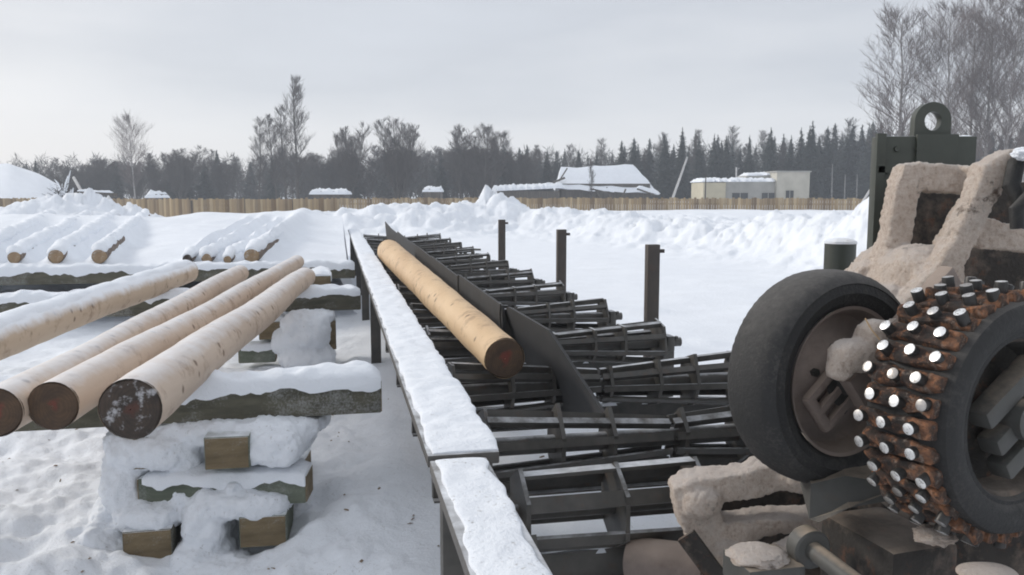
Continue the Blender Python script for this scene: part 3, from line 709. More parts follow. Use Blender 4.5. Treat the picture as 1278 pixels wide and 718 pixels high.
# --- upper frame caked with sawdust
YF = 2.95
P = lambda px, py, Y=YF: at(px, py, Y)
FD = Vector((0, 1, 0))
def slab(poly, Y, th):            # a plate seen face on, with thickness
    return MB().prism([at(px, py, Y) for px, py in poly], (0, th, 0))
cake = [slab([(1086, 352), (1112, 345), (1128, 345), (1146, 262), (1150, 238), (1214, 243), (1216, 208), (1150, 203), (1130, 206), (1120, 232), (1108, 300)], 2.92, .10),
    slab([(1208, 206), (1250, 210), (1262, 232), (1216, 240)], 2.86, .12),
    slab([(1230, 205), (1262, 186), (1310, 184), (1310, 204), (1268, 212), (1240, 262), (1214, 318), (1184, 360), (1150, 392), (1106, 424), (1092, 410), (1132, 374), (1166, 338), (1192, 296), (1214, 250)], 2.62, .09),
    slab([(1200, 278), (1236, 272), (1290, 290), (1400, 296), (1400, 322), (1290, 316), (1200, 308)], 2.70, .12),
    blob(P(1146, 354, 2.84), (0.118, 0.14, 0.13), 2.6, 0.10, 2), blob(P(1170, 378, 2.75), (0.10, 0.12, 0.09), 2.2, 0.10, 3), blob(P(1105, 384, 2.8), (0.11, 0.12, 0.08), 2.2, 0.1, 4),
    slab([(1050, 368), (1066, 345), (1092, 318), (1120, 300), (1140, 308), (1130, 370), (1080, 380)], 2.98, .12),
    slab([(1146, 352), (1166, 348), (1222, 252), (1204, 246)], 3.08, .06)]
fuse('sawdust_caked_frame', cake, M['sawdust'], deb, 0.009, 0.009, .045)
bk = MB(); bk.prism([P(1108, 340, 3.2), P(1140, 235, 3.2), P(1330, 225, 3.2), P(1400, 330, 3.2), P(1300, 420, 3.2), P(1120, 420, 3.2)], (0, 0.03, 0)); bk.build('back_plate', M['machine_caked'], deb, smooth=False)
gp = MB(); gp.bar(P(1098, 318, 3.05), P(1124, 228, 3.05), 0.012, 0.05); gp.build('guard_strip', M['machine_grey'], deb)
hs = MB()
hs.tube([P(1330, 175, 2.6) + Vector((0, 0, 0)), P(1290, 186, 2.6), P(1268, 205, 2.6), P(1262, 232, 2.58), P(1275, 255, 2.56), P(1320, 262, 2.56)], 0.026, 12); hs.tube([P(1340, 235, 2.5), P(1285, 244, 2.5), P(1268, 262, 2.5), P(1270, 285, 2.5)], 0.02, 12)
hs.build('hydraulic_hose', M['rubber_grit'], deb)
lump_ball(P(1288, 192, 2.55), (.05, .05, .022), .25, 5).build('sawdust_heap', M['snow_dusty'], deb)
# swing arm over the tyre hub
sa = MB(); sa.bar(wc+NAX*0.14-fd*0.05, P(1192, 352, 2.46), 0.13, 0.05, up=NAX, bev=0.01); sao = sa.build('swing_arm', M['rim'], deb)
lumpy([wc+NAX*0.15+fd*0.07, wc+NAX*0.15+fd*0.16, P(1118, 418, 2.34)], [0.035, .075, .055], 0.16, seed=9).build('sawdust_heap', M['sawdust'], sao)
fuse('sawdust_heap', [blob(at(1066, 446, 2.26), (.07, .05, .045), 2.4, .2, 51, .3), blob(at(1092, 420, 2.28), (.06, .05, .05), 2.4, .2, 52), blob(at(1048, 462, 2.25), (.035, .03, .03), 2.2, .2, 53)], M['sawdust'], sao, .008, .006, .04)
sc2 = MB(); sc2.tube([P(1080, 398, 2.2), P(1088, 412, 2.2), P(1098, 424, 2.2)], 0.0022, 5); sc2.build('wood_splinter', M['peeled_fresh'], sao)
# --- lower frame, block, shaft, bracket
Q = lambda px, py, Y=2.62: at(px, py, Y)
cake = [slab([(840, 612), (862, 600), (920, 594), (975, 578), (1050, 570), (1050, 602), (985, 612), (935, 626), (898, 630), (905, 655), (960, 648), (1030, 646), (1030, 670), (965, 668), (930, 682), (925, 712), (955, 800), (915, 800), (880, 720), (848, 650)], 2.58, .12),
    blob(Q(1000, 590), (.09, .10, .055), 2.3, .14, 61), blob(Q(872, 622), (.07, .09, .06), 2.3, .14, 62), blob(Q(905, 690), (.07, .09, .07), 2.3, .14, 63), lumpy([Q(940, 716, 2.5), Q(985, 690, 2.5), Q(1012, 668, 2.5)], [0.05, .04, .03], 0.1, seed=14)]
fuse('sawdust_caked_beam', cake, M['sawdust'], deb, 0.009, 0.009, .045)
lf = MB(); lf.prism([Q(868, 600, 2.78), Q(1060, 590, 2.78), Q(1060, 700, 2.78), Q(930, 720, 2.78)], (0, .02, 0))
lf.bar(Q(856, 668, 2.52), Q(935, 775, 2.45), 0.02, 0.06); lf.build('lower_plate', M['machine_caked'], deb, smooth=False)
bl = MB(); bl.box(at(952, 712, 2.28), (0.17, 0.16, 0.08), Matrix.Rotation(0.22, 3, 'Z'), .008); blo = bl.build('anchor_block', M['machine_grey'], deb)
lump_ball(at(945, 694, 2.28), (.085, .08, .022), .14, 6).build('sawdust_cover', M['sawdust'], blo)
sh = MB(); a, b = at(1008, 682, 2.28), at(1090, 745, 2.0)
d_ = (b-a).normalized(); sh.lathe([(0, 0.001), (0, 0.030), (-0.02, .030), (-0.02, 0.056), (0.025, 0.056), (0.03, 0.05), (0.03, 0.026), (0.45, 0.026)], a, d_, 28); sh.build('shaft', M['machine_grey'], deb)
gb = MB(); gb.prism([at(1012, 604, 2.30), at(1055, 594, 2.30), at(1132, 606, 2.26), at(1128, 622, 2.24), at(1060, 634, 2.22), at(1022, 652, 2.22), at(1010, 648, 2.24)], (0.05, 0.22, 0.02)); gb.build('grey_bracket', M['machine_grey'], deb, smooth=False)
lump_ball(at(1075, 603, 2.36), (.045, .05, .014), .3, 8).build('sawdust_heap', M['sawdust'], deb)
bd = MB(); bd.box((1.75, 2.85, 0.40), (1.2, 1.1, 0.78), None, 0.02); bd.box((1.15, 2.9, 0.25), (0.5, .7, .45), None, .015)
bd.box(at(1105, 700, 2.3), (0.22, 0.3, 0.20), Matrix.Rotation(.3, 3, 'Z'), .02); bd.build('base_body', M['machine_caked'], deb)
mb = MB()
for (x_, y_) in ((0.98, 2.5), (2.25, 2.4), (2.25, 3.3)): mb.box((x_, y_, 0.1), (.12, .12, .4), None, .006)
mb.build('foot', M['machine'], deb)
blob(at(1232, 716, 1.95), (.07, .05, .016), 2.2, .3, 71).build('sawdust_heap', M['sawdust'], deb)
lump_ball(at(1165, 668, 2.1), (.05, .05, .02), .25, 4).build('sawdust_heap', M['sawdust'], deb)
mb = MB(); mb.tube([at(790, 700, 2.9), at(885, 712, 2.75)], 0.085, 24); mb.build('feed_pipe', M['rim'], deb)
# green stub post behind the tyre
gpz = at(1049, 303, 4.33)
pr = thing('steel_post', 'short thick green steel post capped with snow, just behind the tyre', 'post', (gpz.x, gpz.y, 0))
MB().tube([(gpz.x, gpz.y, -0.05), (gpz.x, gpz.y, gpz.z)], 0.078, 24).build('shaft', M['green_paint'], pr)
mb = MB(); mb.lathe([(0, .082), (.012, .08), (.022, .06), (.028, .03), (.03, .001)], (gpz.x, gpz.y, gpz.z-.004), Z3, 20); mb.build('snow_cover', M['snow_dusty'], pr)

# ------------------------------------------------------------------ log rack on the left
MR = Matrix((V, U, Z3)).transposed()
def timber(name, label, c, L, wd, ht, axis, group, matl='timber', cap=None, seed=0, endm='timber_end'):
    """squared timber centred on c; axis a unit vector"""
    c = Vector(c); axis = Vector(axis).normalized(); th = thing(name, label, 'timber', (c.x, c.y, c.z-ht/2), group)
    mb = MB(); e = axis.cross(Z3).normalized(); m = Matrix((axis, e, Z3)).transposed()
    mb.box(c, (L-0.012, wd, ht), m, 0.008); mb.build('beam', M[matl], th)
    for q in (-1, 1):
        k = MB(); k.box(c+axis*q*(L/2-0.005), (0.008, wd-.012, ht-.012), m); k.build('end_grain', M[endm], th)
    if cap:
        snow_cap(c-axis*(L/2-.03)+Z3*ht/2, c+axis*(L/2-.005)+Z3*ht/2, wd*cap[1]+.022, cap[0], th, seed, 'snow', rag=cap[2] if len(cap) > 2 else .1, step=.025, n=18, drape=.06)
    return th
G1 = 'cross timbers of the log rack'
BT = 0.735
for (nm, lab, sE, tE, L, seed) in (('near', 'nearest snow-topped cross timber of the log rack, under the four peeled logs', 4.62, 0.225, 4.6, 1),
                               ('mid', 'middle cross timber of the log rack, carrying the far ends of the peeled logs', 8.75, 0.235, 9.0, 2),
                               ('far', 'farthest cross timber of the log rack, in front of the snow-buried log ends', 12.0, 0.25, 13, 3)):
    timber('rack_timber', lab, C(tE-L/2, sE, BT-0.09), L, 0.18, 0.18, V, G1, 'timber', (0.08 if seed != 1 else .085, 1.03, .07), seed)
# four peeled logs
G2 = 'peeled logs on the rack'
def rk(p, z): return atz(p[0], p[1], z)
zc = BT+0.128
a = rk((163, 511), zc); b = rk((381, 346), zc+.0)
log('peeled_log', 'thickest peeled log on the rack, nearest the conveyor, with a big dark frosty end', a, b, 0.127, 0.105, 'peeled', 'end_dark', G2, None, 11, 0.03, 'end_pale')
log_d = (Vector(b)-Vector(a)).normalized()
zc = BT+0.112; a = rk((66, 507), zc); b = rk((371, 327), zc+.02)
log('peeled_log', 'long slender peeled log on the rack with a reddish brown end, second from the conveyor', a, b, 0.105, 0.085, 'peeled', 'end_red', G2, None, 12, 0.05, 'end_pale')
zc = BT+0.105; a = rk((-5, 515), zc); b = rk((300, 341), zc+.02)
log('peeled_log', 'peeled log on the rack with peeled strips at its far end, third from the conveyor', a, b, 0.105, 0.09, 'peeled', 'end_red', G2, None, 13, 0.05, 'end_pale')
a = rk((-95, 455), BT+0.13); b = rk((233, 339), BT+.15)
log('peeled_log', 'snow-dusted peeled log on the rack, apart from the others at far left', a, b, 0.13, 0.125, 'peeled_snowy', 'end_pale', G2, (0.85, 0.022), 14, 0.02, 'end_pale')
# far snow-covered logs
G3 = 'snow-buried logs behind the rack'
FL = [((18, 326), 232, 9.5, .085, 'snow-buried log with a small tan end, farthest left behind the rack'),
      ((70, 324), 248, 9.5, .10, 'snow-buried log whose round end is plastered white with snow'),
      ((124, 322), 262, 9.5, .10, 'snow-buried log with tan end and dark bare flank, rightmost of the left group'),
      ((-32, 312), 205, 9.0, .11, 'snow-buried log cut off by the left edge of the picture'),
      ((258, 324), 448, 9.5, .07, 'thin snow-buried log with a small tan end beside the wide pile'),
      ((234, 325), 440, 9.5, .065, 'thin snow-buried log with a dark end, leftmost of the right group'),
      ((284, 326), 458, 9.5, .055, 'thinnest snow-buried log with a pale end, wedged in the right group'),
      ((314, 318), 470, 9.5, .105, 'thick snow-buried log with a tan end and a long dark bare flank')]
FLG = []
for i, ((px, py), vp, L, r, lab) in enumerate(FL):
    p = at(px, py, 11.75); z0 = BT+r+0.02; p.z = z0
    d = Vector(((vp-639)/1057, 1, 0)).normalized(); q = p+d*L; q.z = z0+(0.30 if i < 4 else 0.22)
    log('snowy_log', lab, p, q, r, r*0.9, 'rough_bark', 'end_pale' if i != 5 else 'end_dark', G3, (1.35 if i not in (2, 7) else 1.0, 0.10), 30+i, 0.01)
    FLG.append((p, d, L, r))
# the snow blanket that fills between and beyond them
def blanket():
    vs_, fs = [], []
    nx, ny = 150, 90
    xs = np.linspace(-9.2, 0.285, nx); ys = np.linspace(0, 11.5, ny)
    Tq, Sq = np.meshgrid(xs, ys)
    edge = 0.18*fbm(Tq, Sq*0, 0.9, 3, 71)
    S = 12.25+Sq+edge; X = Tq*V.x+S*U.x; Y = Tq*V.y+S*U.y
    zb = BT-0.05+0.024*Sq + 0.07*fbm(X, Y, 1.3, 5, 72) + 0.33*np.exp(-((S-21.5)/3.2)**2)
    zr = zb.copy()
    for fi, (p, d, L, r) in enumerate(FLG):
        al = (X-p.x)*d.x+(Y-p.y)*d.y; ac = (X-p.x)*d.y-(Y-p.y)*d.x
        top = BT+2*r+0.10+0.026*np.clip(al, 0, L); wr_ = np.where((ac > 0) & (al < L*.3), r*(0.95 if fi in (2, 7) else 1.45), r*1.6); hgt = (top-zb)*np.exp(-(ac/wr_)**2)*0.92*np.clip(al/0.5, 0, 1)
        zr = np.maximum(zr, zb+np.clip(hgt, 0, None)*1.0)
        # keep clear of the bare right flanks
    # two broad drifts over the right part
    for (tt, ww, ss, hh) in ((-0.55, .42, 14.2, .10), (-1.35, .5, 15.5, .08), (-2.6, .9, 13.8, .12), (-6.4, 1.1, 16, .06)):
        tl = tt - 0.02*(S-13)
        zr = zr + hh*np.exp(-((Tq-tl)/ww)**2)*(1/(1+np.exp(-(S-ss+.9)/.6)))*(1+0.25*fbm(X, Y, .8, 3, 73))
    f = np.clip((11.5-Sq)/3, 0, 1); zg = ground_h(X, Y)
    zr = np.maximum(zr*f+(1-f)*(zg-0.05), zg-0.05)
    fe = np.clip(Sq/0.12, 0, 1)**.5; zr = zr*fe+(1-fe)*(BT-0.14)
    fx = np.clip((0.285-Tq)/np.where(S < 12.6, 0.3, 0.12), 0, 1); fx = fx*fx*(3-2*fx); zr = zr*fx+(1-fx)*zg
    vs_ = np.stack([X, Y, zr], -1).reshape(-1, 3).tolist()
    for j in range(ny-1):
        for i in range(nx-1):
            a = j*nx+i; fs.append((a, a+1, a+nx+1, a+nx))
    o = from_arrays('snow_drift', vs_, fs, M['snow']); o['kind'] = 'structure'
blanket()
# ---- near crib of short timbers
G4 = 'short timbers of the near crib'
YC = 4.12
ux = Vector((1, 0.06, 0)).normalized(); uy = Vector((-0.10, 1, 0)).normalized()
def endc(px, py, Y, wd, ht, L, lab, nm='crib_timber', matl='timber_green', seed=0, cap=None, group=G4, vx=0):
    p = at(px, py, Y); ax = Vector((p.x*0.12+vx, 1, 0)).normalized()
    return timber(nm, lab, p+ax*(L/2), L, wd, ht, ax, group, matl, cap, seed)
endc(283, 566, 4.12, 0.22, 0.17, 1.0, 'top timber of the near crib, its bare end showing above the green cross timber', seed=3)
endc(187, 566, 4.20, 0.22, 0.17, 1.0, 'short timber at the top left of the near crib, buried in snow', seed=4)
pm = at(285, 603, 4.22)
timber('crib_timber', 'greenish cross timber in the middle of the near crib', at(284, 605, 4.30), 0.86, 0.20, 0.15, ux, G4, 'timber_green', (0.05, 1.0), 4)
timber('crib_timber', 'cross timber at the back of the near crib, its dark end showing at the right', at(290, 585, 4.98), 0.92, 0.2, 0.17, ux, G4, 'timber', (0.05, 1.0), 5)
endc(328, 664, 4.12, 0.235, 0.165, 1.1, 'bottom right timber of the near crib with a brown frosty end', seed=5)
endc(184, 684, 4.05, 0.235, 0.18, 1.1, 'bottom left timber of the near crib with a grey end', seed=6, matl='timber')
def snow_heap(c, size, hfun, name='snow_drift', n=(70, 70)):
    vs_, fs = [], []
    gx, gy = np.meshgrid(c[0]+np.linspace(-1, 1, n[0])*size[0], c[1]+np.linspace(-1, 1, n[1])*size[1]); GH = ground_h(gx, gy)
    for j in range(n[1]):
        for i in range(n[0]):
            x = -1+2*i/(n[0]-1); y = -1+2*j/(n[1]-1); p = Vector((c[0]+x*size[0], c[1]+y*size[1], 0)); z = hfun(p, x, y, float(GH[j, i])); vs_.append((p.x, p.y, z))
    for j in range(n[1]-1):
        for i in range(n[0]-1): a = j*n[0]+i; fs.append((a, a+1, a+n[0]+1, a+n[0]))
    o = from_arrays(name, vs_, fs, M['snow_ground']); o['kind'] = 'stuff'; return o
def ss(a, b, x): x = max(0, min(1, (x-a)/(b-a))); return x*x*(3-2*x)
crib_snow = [blob(at(135, 690, 4.3), (.27, .36, .22), 2.0, .16, 41), blob(at(95, 730, 4.15), (.34, .4, .13), 2.0, .16, 42), blob(at(262, 690, 4.22), (.13, .16, .10), 2.2, .16, 43),
    blob(at(351, 545, 4.42), (.15, .27, .095), 4.5, .12, 1), blob(at(205, 548, 4.44), (.27, .28, .12), 3.0, .14, 2), blob(at(285, 525, 4.55), (.54, .33, .085), 3.5, .12, 3),
    blob(at(172, 590, 4.42), (.14, .26, .24), 2.3, .15, 4), blob(at(150, 665, 4.45), (.13, .28, .24), 2.2, .15, 14), blob(at(195, 605, 4.40), (.17, .20, .085), 2.8, .16, 24),
    blob(at(312, 621, 4.30), (.235, .19, .075), 3.0, .14, 5), blob(at(262, 652, 4.24), (.12, .19, .20), 2.3, .16, 6), blob(at(192, 637, 4.26), (.17, .20, .08), 2.8, .14, 7),
    blob(at(245, 700, 4.14), (.13, .2, .12), 2.2, .16, 8), blob(at(272, 720, 4.05), (.20, .22, .10), 2.2, .16, 9), blob(at(232, 612, 4.34), (.15, .17, .075), 2.4, .18, 10),
    blob(at(377, 640, 4.7), (.10, .3, .16), 2.2, .14, 12), blob(at(240, 575, 4.40), (.09, .19, .14), 2.4, .15, 13), blob(at(300, 598, 4.30), (.05, .16, .03), 2.2, .2, 15), blob(at(330, 480, 4.62), (.30, .12, .05), 2.5, .2, 16)]
fuse('snow_drift', crib_snow, M['snow_ground'], None, 0.014, 0.02)['kind'] = 'stuff'
# ---- crib further back
G5 = 'short timbers of the far crib'
def en2(*a, **k): return endc(*a, group=G5, **k)
en2(340, 413, 8.25, 0.26, 0.18, 1.0, 'short timber on top of the far crib, its bare yellowish end facing the camera', seed=8, cap=(.07, 1.0))
timber('crib_timber', 'grey cross timber lying under the yellow-ended timber of the far crib', at(322, 440, 8.35), 0.36, 0.22, 0.17, V, G5, 'timber_green', (.05, 1), 9)
en2(402, 352, 9.6, 0.20, 0.14, .6, 'short timber behind the far crib with a snowy yellowish end', seed=10, cap=(.07, 1.0))
en2(398, 419, 8.35, 0.34, 0.30, .7, 'thick dark block at the right of the far crib, half hidden by snow', seed=12, matl='timber', cap=None)
fuse('snow_drift', [blob(at(381, 413, 8.2), (.23, .24, .21), 2.3, .12, 31), blob(at(396, 396, 8.35), (.17, .3, .07), 2.4, .12, 32), blob(at(385, 447, 8.25), (.27, .28, .16), 2.1, .14, 35), blob(at(365, 425, 8.3), (.2, .25, .16), 2.2, .14, 33), blob(at(330, 400, 8.6), (.3, .2, .06), 2.4, .12, 34)], M['snow_ground'], None, .018, .02)['kind'] = 'stuff'
def hp3(p, x, y, g0):
    k = nz(p, 0.3)*0.08+nz(p, 0.1)*0.03; r = math.sqrt(x*x+y*y)
    return g0-0.05+(0.42+k)*(1-ss(0.25, 1, r))


def scraps():
    rg = random.Random(8); pts = []
    for k in range(170):
        q = rg.random()
        if q < .5: c = C(rg.gauss(-.3, .7), rg.uniform(1.6, 7.5), 0)
        elif q < .8: c = C(rg.uniform(.5, 2.6), rg.uniform(2.2, 7), 0)
        else: c = C(rg.gauss(-1.6, .8), rg.uniform(3, 7), 0)
        pts.append(c)
    hz_ = ground_h(np.array([p.x for p in pts]), np.array([p.y for p in pts])); vs_, fs = [], []
    for p, z in zip(pts, hz_):
        a = rg.uniform(0, 6.28); L = rg.uniform(.004, .018)*(1.8 if rg.random() < .1 else 1); wd = rg.uniform(.003, .008); d = Vector((math.cos(a), math.sin(a), rg.uniform(-.2, .4)))*L; e = Vector((-math.sin(a), math.cos(a), .2))*wd
        c = Vector((p.x, p.y, z+.004)); k = len(vs_)
        vs_.extend((c-d-e, c+d-e, c+d+e, c-d+e, c+Vector((0, 0, .006)))); fs.extend(((k, k+1, k+4), (k+1, k+2, k+4), (k+2, k+3, k+4), (k+3, k, k+4)))
    o = from_arrays('bark_scraps', [tuple(v) for v in vs_], fs, M['scrap'], smooth=False); tag(o, 'small bark and wood scraps strewn on the snow round the rack and conveyor', 'scraps', None, 'stuff')
M['scrap'] = flat('bark_scrap', (0.10, 0.065, 0.04), (0.28, 0.2, 0.13), 20)
scraps()
# ------------------------------------------------------------------ fence
fpts = [(-420, 52), (-120, 50), (120, 46), (240, 41.5), (420, 47), (640, 50), (900, 47), (1120, 45), (1500, 44)]
fw = [Vector(((px-639)/1057*Y, Y, 0)) for px, Y in fpts]
fen = thing('plank_fence', 'long fence of upright pale wooden planks across the back of the snowy yard', 'fence', (0, 50, 0.3))
frnd = random.Random(3); ZT = 1.42
for a, b in zip(fw, fw[1:]):
    d = b-a; L = d.length; d.normalize(); nrm = Vector((d.y, -d.x, 0)); npan = max(1, round(L/3.0))
    for k in range(npan):
        pa, pb = a+d*(L*k/npan), a+d*(L*(k+1)/npan); PL = (pb-pa).length; mb = MB(); x = 0.01
        while x < PL-0.05:
            bw = frnd.uniform(0.11, 0.17); c = pa+d*(x+bw/2); zt = ZT+frnd.uniform(-.05, .04)
            mb.box((c.x, c.y, (zt-.3)/2+0.0), (bw-.012, 0.025, zt+.3), Matrix((d, nrm, Z3)).transposed()); x += bw
        mb.build('board_panel', M['fence'], fen, smooth=False)
        pm = MB(); c = pa+nrm*-0.08; pm.box((c.x, c.y, 0.5), (.12, .12, 1.7)); pm.bar(pa-nrm*.04+Z3*1.1, pb-nrm*.04+Z3*1.1, .04, .09); pm.build('fence_post', M['oldwood'], fen, smooth=False)

# ------------------------------------------------------------------ trees
def ttube(Vv, Ff, pts, rads, n):
    base = len(Vv); ref = None
    for i, p in enumerate(pts):
        d = pts[min(i+1, len(pts)-1)]-pts[max(i-1, 0)]; d.normalize()
        if ref is None: ref = d.orthogonal()
        ref = (ref-d*ref.dot(d)).normalized(); b = d.cross(ref)
        for k in range(n):
            a = 2*math.pi*k/n; Vv.append(p+(ref*math.cos(a)+b*math.sin(a))*rads[i])
    for i in range(len(pts)-1):
        for k in range(n):
            Ff.append((base+i*n+k, base+i*n+(k+1) % n, base+(i+1)*n+(k+1) % n, base+(i+1)*n+k))
def bare_tree(seed, h, kind):
    rg = random.Random(seed); TV, TF, BV, BF = [], [], [], []
    def twig(p, d, L, r, lev, droop):
        k = 3; pts = [p.copy()]; q = p.copy(); dd = d.copy()
        for i in range(k):
            dd = (dd+Vector((rg.uniform(-1, 1), rg.uniform(-1, 1), rg.uniform(-1, 1)))*0.16+Z3*(-droop if lev >= 2 else 0.08)).normalized(); q = q+dd*(L/k); pts.append(q.copy())
        thick = lev <= 0
        ttube(TV if thick else BV, TF if thick else BF, pts, [r*(1-0.6*i/k) for i in range(k+1)], 4 if thick else 3)
        if lev >= 3: return
        nch = (0, 9, 7, 0)[lev]
        for c in range(nch):
            x = rg.uniform(0.25, 1.0); i = min(k-1, int(x*k)); pp = pts[i].lerp(pts[i+1], x*k-i)
            az = rg.uniform(0, 2*math.pi); side = Vector((math.cos(az), math.sin(az), 0.2)); nd = (dd*0.85+side*0.6+Z3*(0.25 if droop <= 0 else 0)).normalized()
            twig(pp, nd, L*rg.uniform(.45, .8)*(1 if lev == 1 else .8), max(r*0.45, 0.008), lev+1, droop)
    if kind == 'birch': stems, lean, z0, cw, droop = 1, 0.03, .16, .19, -0.02
    elif kind == 'thin': stems, lean, z0, cw, droop = 1, 0.05, .15, .115, -0.06
    else: stems, lean, z0, cw, droop = rg.choice((6, 7, 8)), 0.30, .12, .15, -0.07
    for s in range(stems):
        az = 2*math.pi*s/max(stems, 1)+rg.uniform(-.4, .4); hh = h*rg.uniform(.8, 1.0) if stems > 1 else h
        d = Vector((math.cos(az)*lean*rg.uniform(.5, 1.2), math.sin(az)*lean*rg.uniform(.5, 1.2), 1)).normalized()
        k = 9; pts = []; r0 = h*(0.0105 if stems == 1 else .0075); p = Vector((math.cos(az), math.sin(az), 0))*(0.15 if stems > 1 else 0)
        for i in range(k+1):
            pts.append(p.copy()); p = p+(d+Vector((rg.uniform(-1, 1), rg.uniform(-1, 1), 0))*0.05)*(hh/k)
            if stems > 1: d = (d+Vector((0, 0, 0.05))).normalized()
        ttube(TV, TF, pts, [r0*(1-0.9*i/k)+0.008 for i in range(k+1)], 6)
        nb = int({'birch': 60, 'thin': 52, 'bush': 66}[kind]/(1 if stems == 1 else stems*0.36))
        for c in range(nb):
            x = z0+(0.98-z0)*(c+rg.random())/nb; i = min(k-1, int(x*k)); pp = pts[i].lerp(pts[i+1], x*k-i)
            a2 = rg.uniform(0, 2*math.pi); up = {'birch': 0.95, 'thin': 1.5}.get(kind, 1.3)
            nd = Vector((math.cos(a2), math.sin(a2), up*rg.uniform(.6, 1.3))).normalized()
            sh = math.sin(math.pi*min(1, (x-z0)/(1-z0)*0.86+0.12))**0.7
            twig(pp, nd, hh*cw*sh*rg.uniform(.7, 1.25)+.2, max(r0*(1-x)*0.34, .010), 1, droop)
    return (TV, TF), (BV, BF)
def spruce(seed, h):
    rg = random.Random(seed); TV, TF, BV, BF = [], [], [], []
    ttube(TV, TF, [Vector((0, 0, 0)), Vector((0, 0, h*.5)), Vector((0, 0, h*0.98))], [h*.013, h*.008, .01], 6)
    nw = int(h*3.0); wid = h*rg.uniform(.19, .25)
    for w_ in range(nw):
        x = w_/nw; z = h*(0.05+0.95*x**0.95); Lm = wid*(1-x)**0.85+0.10
        for b in range(rg.randint(6, 9)):
            a = rg.uniform(0, 2*math.pi); L = Lm*rg.uniform(.55, 1.2); d = Vector((math.cos(a), math.sin(a), 0)); sd = Vector((-d.y, d.x, 0)); zz = z+rg.uniform(-.2, .2)
            ns = max(2, int(L/.3))
            for k in range(ns):
                f0, f1 = k/ns, (k+1)/ns; wq = L*0.32*(1-f0*.7)
                def pt(f): return d*(L*f)+Vector((0, 0, zz-0.42*L*f+0.2*L*f*f+(0.12 if f < .5 else 0)))
                p0_, p1_ = pt(f0), pt(f1)
                for sg in (-1, 1):
                    i0 = len(BV); tip = p1_+sd*sg*wq*rg.uniform(.6, 1.2)+Vector((0, 0, -wq*rg.uniform(.3, 1.1)))
                    BV.extend((p0_, p1_, tip)); BF.append((i0, i0+1, i0+2))
            i0 = len(BV); p_ = d*L*0.3+Vector((0, 0, zz)); BV.extend((p_, p_+d*L*0.4+Vector((0, 0, -.45*L-.15)), p_+sd*L*.25+Vector((0, 0, -.3*L-.2)))); BF.append((i0, i0+1, i0+2))
    return (TV, TF), (BV, BF)
def make_tree(name, label, cat, data, m_t, m_c, loc, group):
    th = thing(name, label, cat, (0, 0, 0), group)
    (tv, tf), (bv, bf) = data
    for nm, v_, f_, m_ in (('trunk', tv, tf, m_t), ('crown', bv, bf, m_c)):
        me = bpy.data.meshes.new(nm); me.from_pydata([tuple(q) for q in v_], [], f_); me.materials.append(M[m_]); me.update()
        o = bpy.data.objects.new(nm, me); COL.objects.link(o); o.parent = th
    th.location = loc; return th
TG = random.Random(99)
def gpt(px, Y): return Vector(((px-639)/1057*Y, Y, 0.55))
def hgt_for(py_top, Y): return HCAM + (HOR-py_top)/1050*Y - 0.55
PROTO = {}
def place(kindkey, px, Y, top, label, group, wide=1.0):
    """one tree of a kind, scaled so that it is as tall as in the photo"""
    kind, seed = kindkey
    base_h = {'birch': 14, 'thin': 12, 'bush': 9, 'spruce': 12, 'frost': 12}[kind]
    H = hgt_for(top, Y); k = H/base_h; rz = TG.uniform(0, 6.28)
    nm = {'birch': 'birch_tree', 'thin': 'bare_tree', 'bush': 'bushy_bare_tree', 'spruce': 'spruce_tree', 'frost': 'spruce_tree'}[kind]
    if kindkey not in PROTO:
        if kind in ('spruce', 'frost'): data = spruce(seed, base_h); mt, mc = 'bark', 'spruce' if kind == 'spruce' else 'spruce_frost'
        else: data = bare_tree(seed, base_h, kind); mt, mc = (('birchbark', 'birchtwig') if kind == 'birch' else ('bark', 'twig'))
        o = make_tree(nm, label, 'tree', data, mt, mc, gpt(px, Y), group); PROTO[kindkey] = o
        o.rotation_euler = (0, 0, rz)
    else:
        o = dup(PROTO[kindkey], gpt(px, Y), rz, None, label, group)
        if not group and 'group' in o.keys(): del o['group']
    o.scale = (k*wide, k*wide, k); return o
GF = 'spruces of the far forest edge'; GB = 'bare trees of the far forest edge'
LS, LFz, LBt, LBu = 'dark spruce standing in the far forest edge beyond the fence', 'greyish frosted spruce standing in the far forest edge beyond the fence', 'slender bare tree standing in the far forest edge beyond the fence', 'low bushy bare tree standing in the far forest edge beyond the fence'
# single trees one can point to
place(('birch', 1), 1122, 74, 30, 'lone full-crowned bare birch to the left of the tall birch row at the right edge', None, 1.25)
for px, tp, Y, sd_, lab in ((1180, 18, 72, 2, 'tall bare birch rising right behind the steel lifting eye'), (1206, 28, 76, 3, 'bare birch second from the left in the row at the right edge'),
                            (1228, 12, 73, 1, 'bare birch in the middle of the row at the right edge'), (1250, 22, 70, 2, 'bare birch second from the right picture edge'), (1278, 10, 72, 3, 'bare birch at the right picture edge'), (1310, 15, 74, 1, 'bare birch just beyond the right picture edge')):
    place(('birch', sd_), px, Y, tp, lab, 'birch row at the right edge', 0.95)
place(('thin', 4), 372, 88, 103, 'tallest bare tree of the left half, with thin upright branches', None, 1.15)
place(('birch', 2), 168, 95, 150, 'pale bare birch standing alone behind the fence at the left', None, 1.0)
place(('thin', 5), 322, 92, 152, 'pale-stemmed bare tree just left of the tallest bare tree', None, 1.2)
place(('thin', 6), 345, 93, 148, 'bare tree pressed against the left side of the tallest bare tree', None, 1.2)
place(('thin', 5), 358, 90, 138, 'thin bare tree touching the left side of the tallest bare tree trunk', None, 1.1)
place(('bush', 7), 435, 90, 155, 'rounded brush-like bare tree to the right of the tallest bare tree', None, 1.0)
place(('bush', 8), 497, 86, 146, 'broad fan-shaped bare tree in the middle of the fence line', None, 1.15)
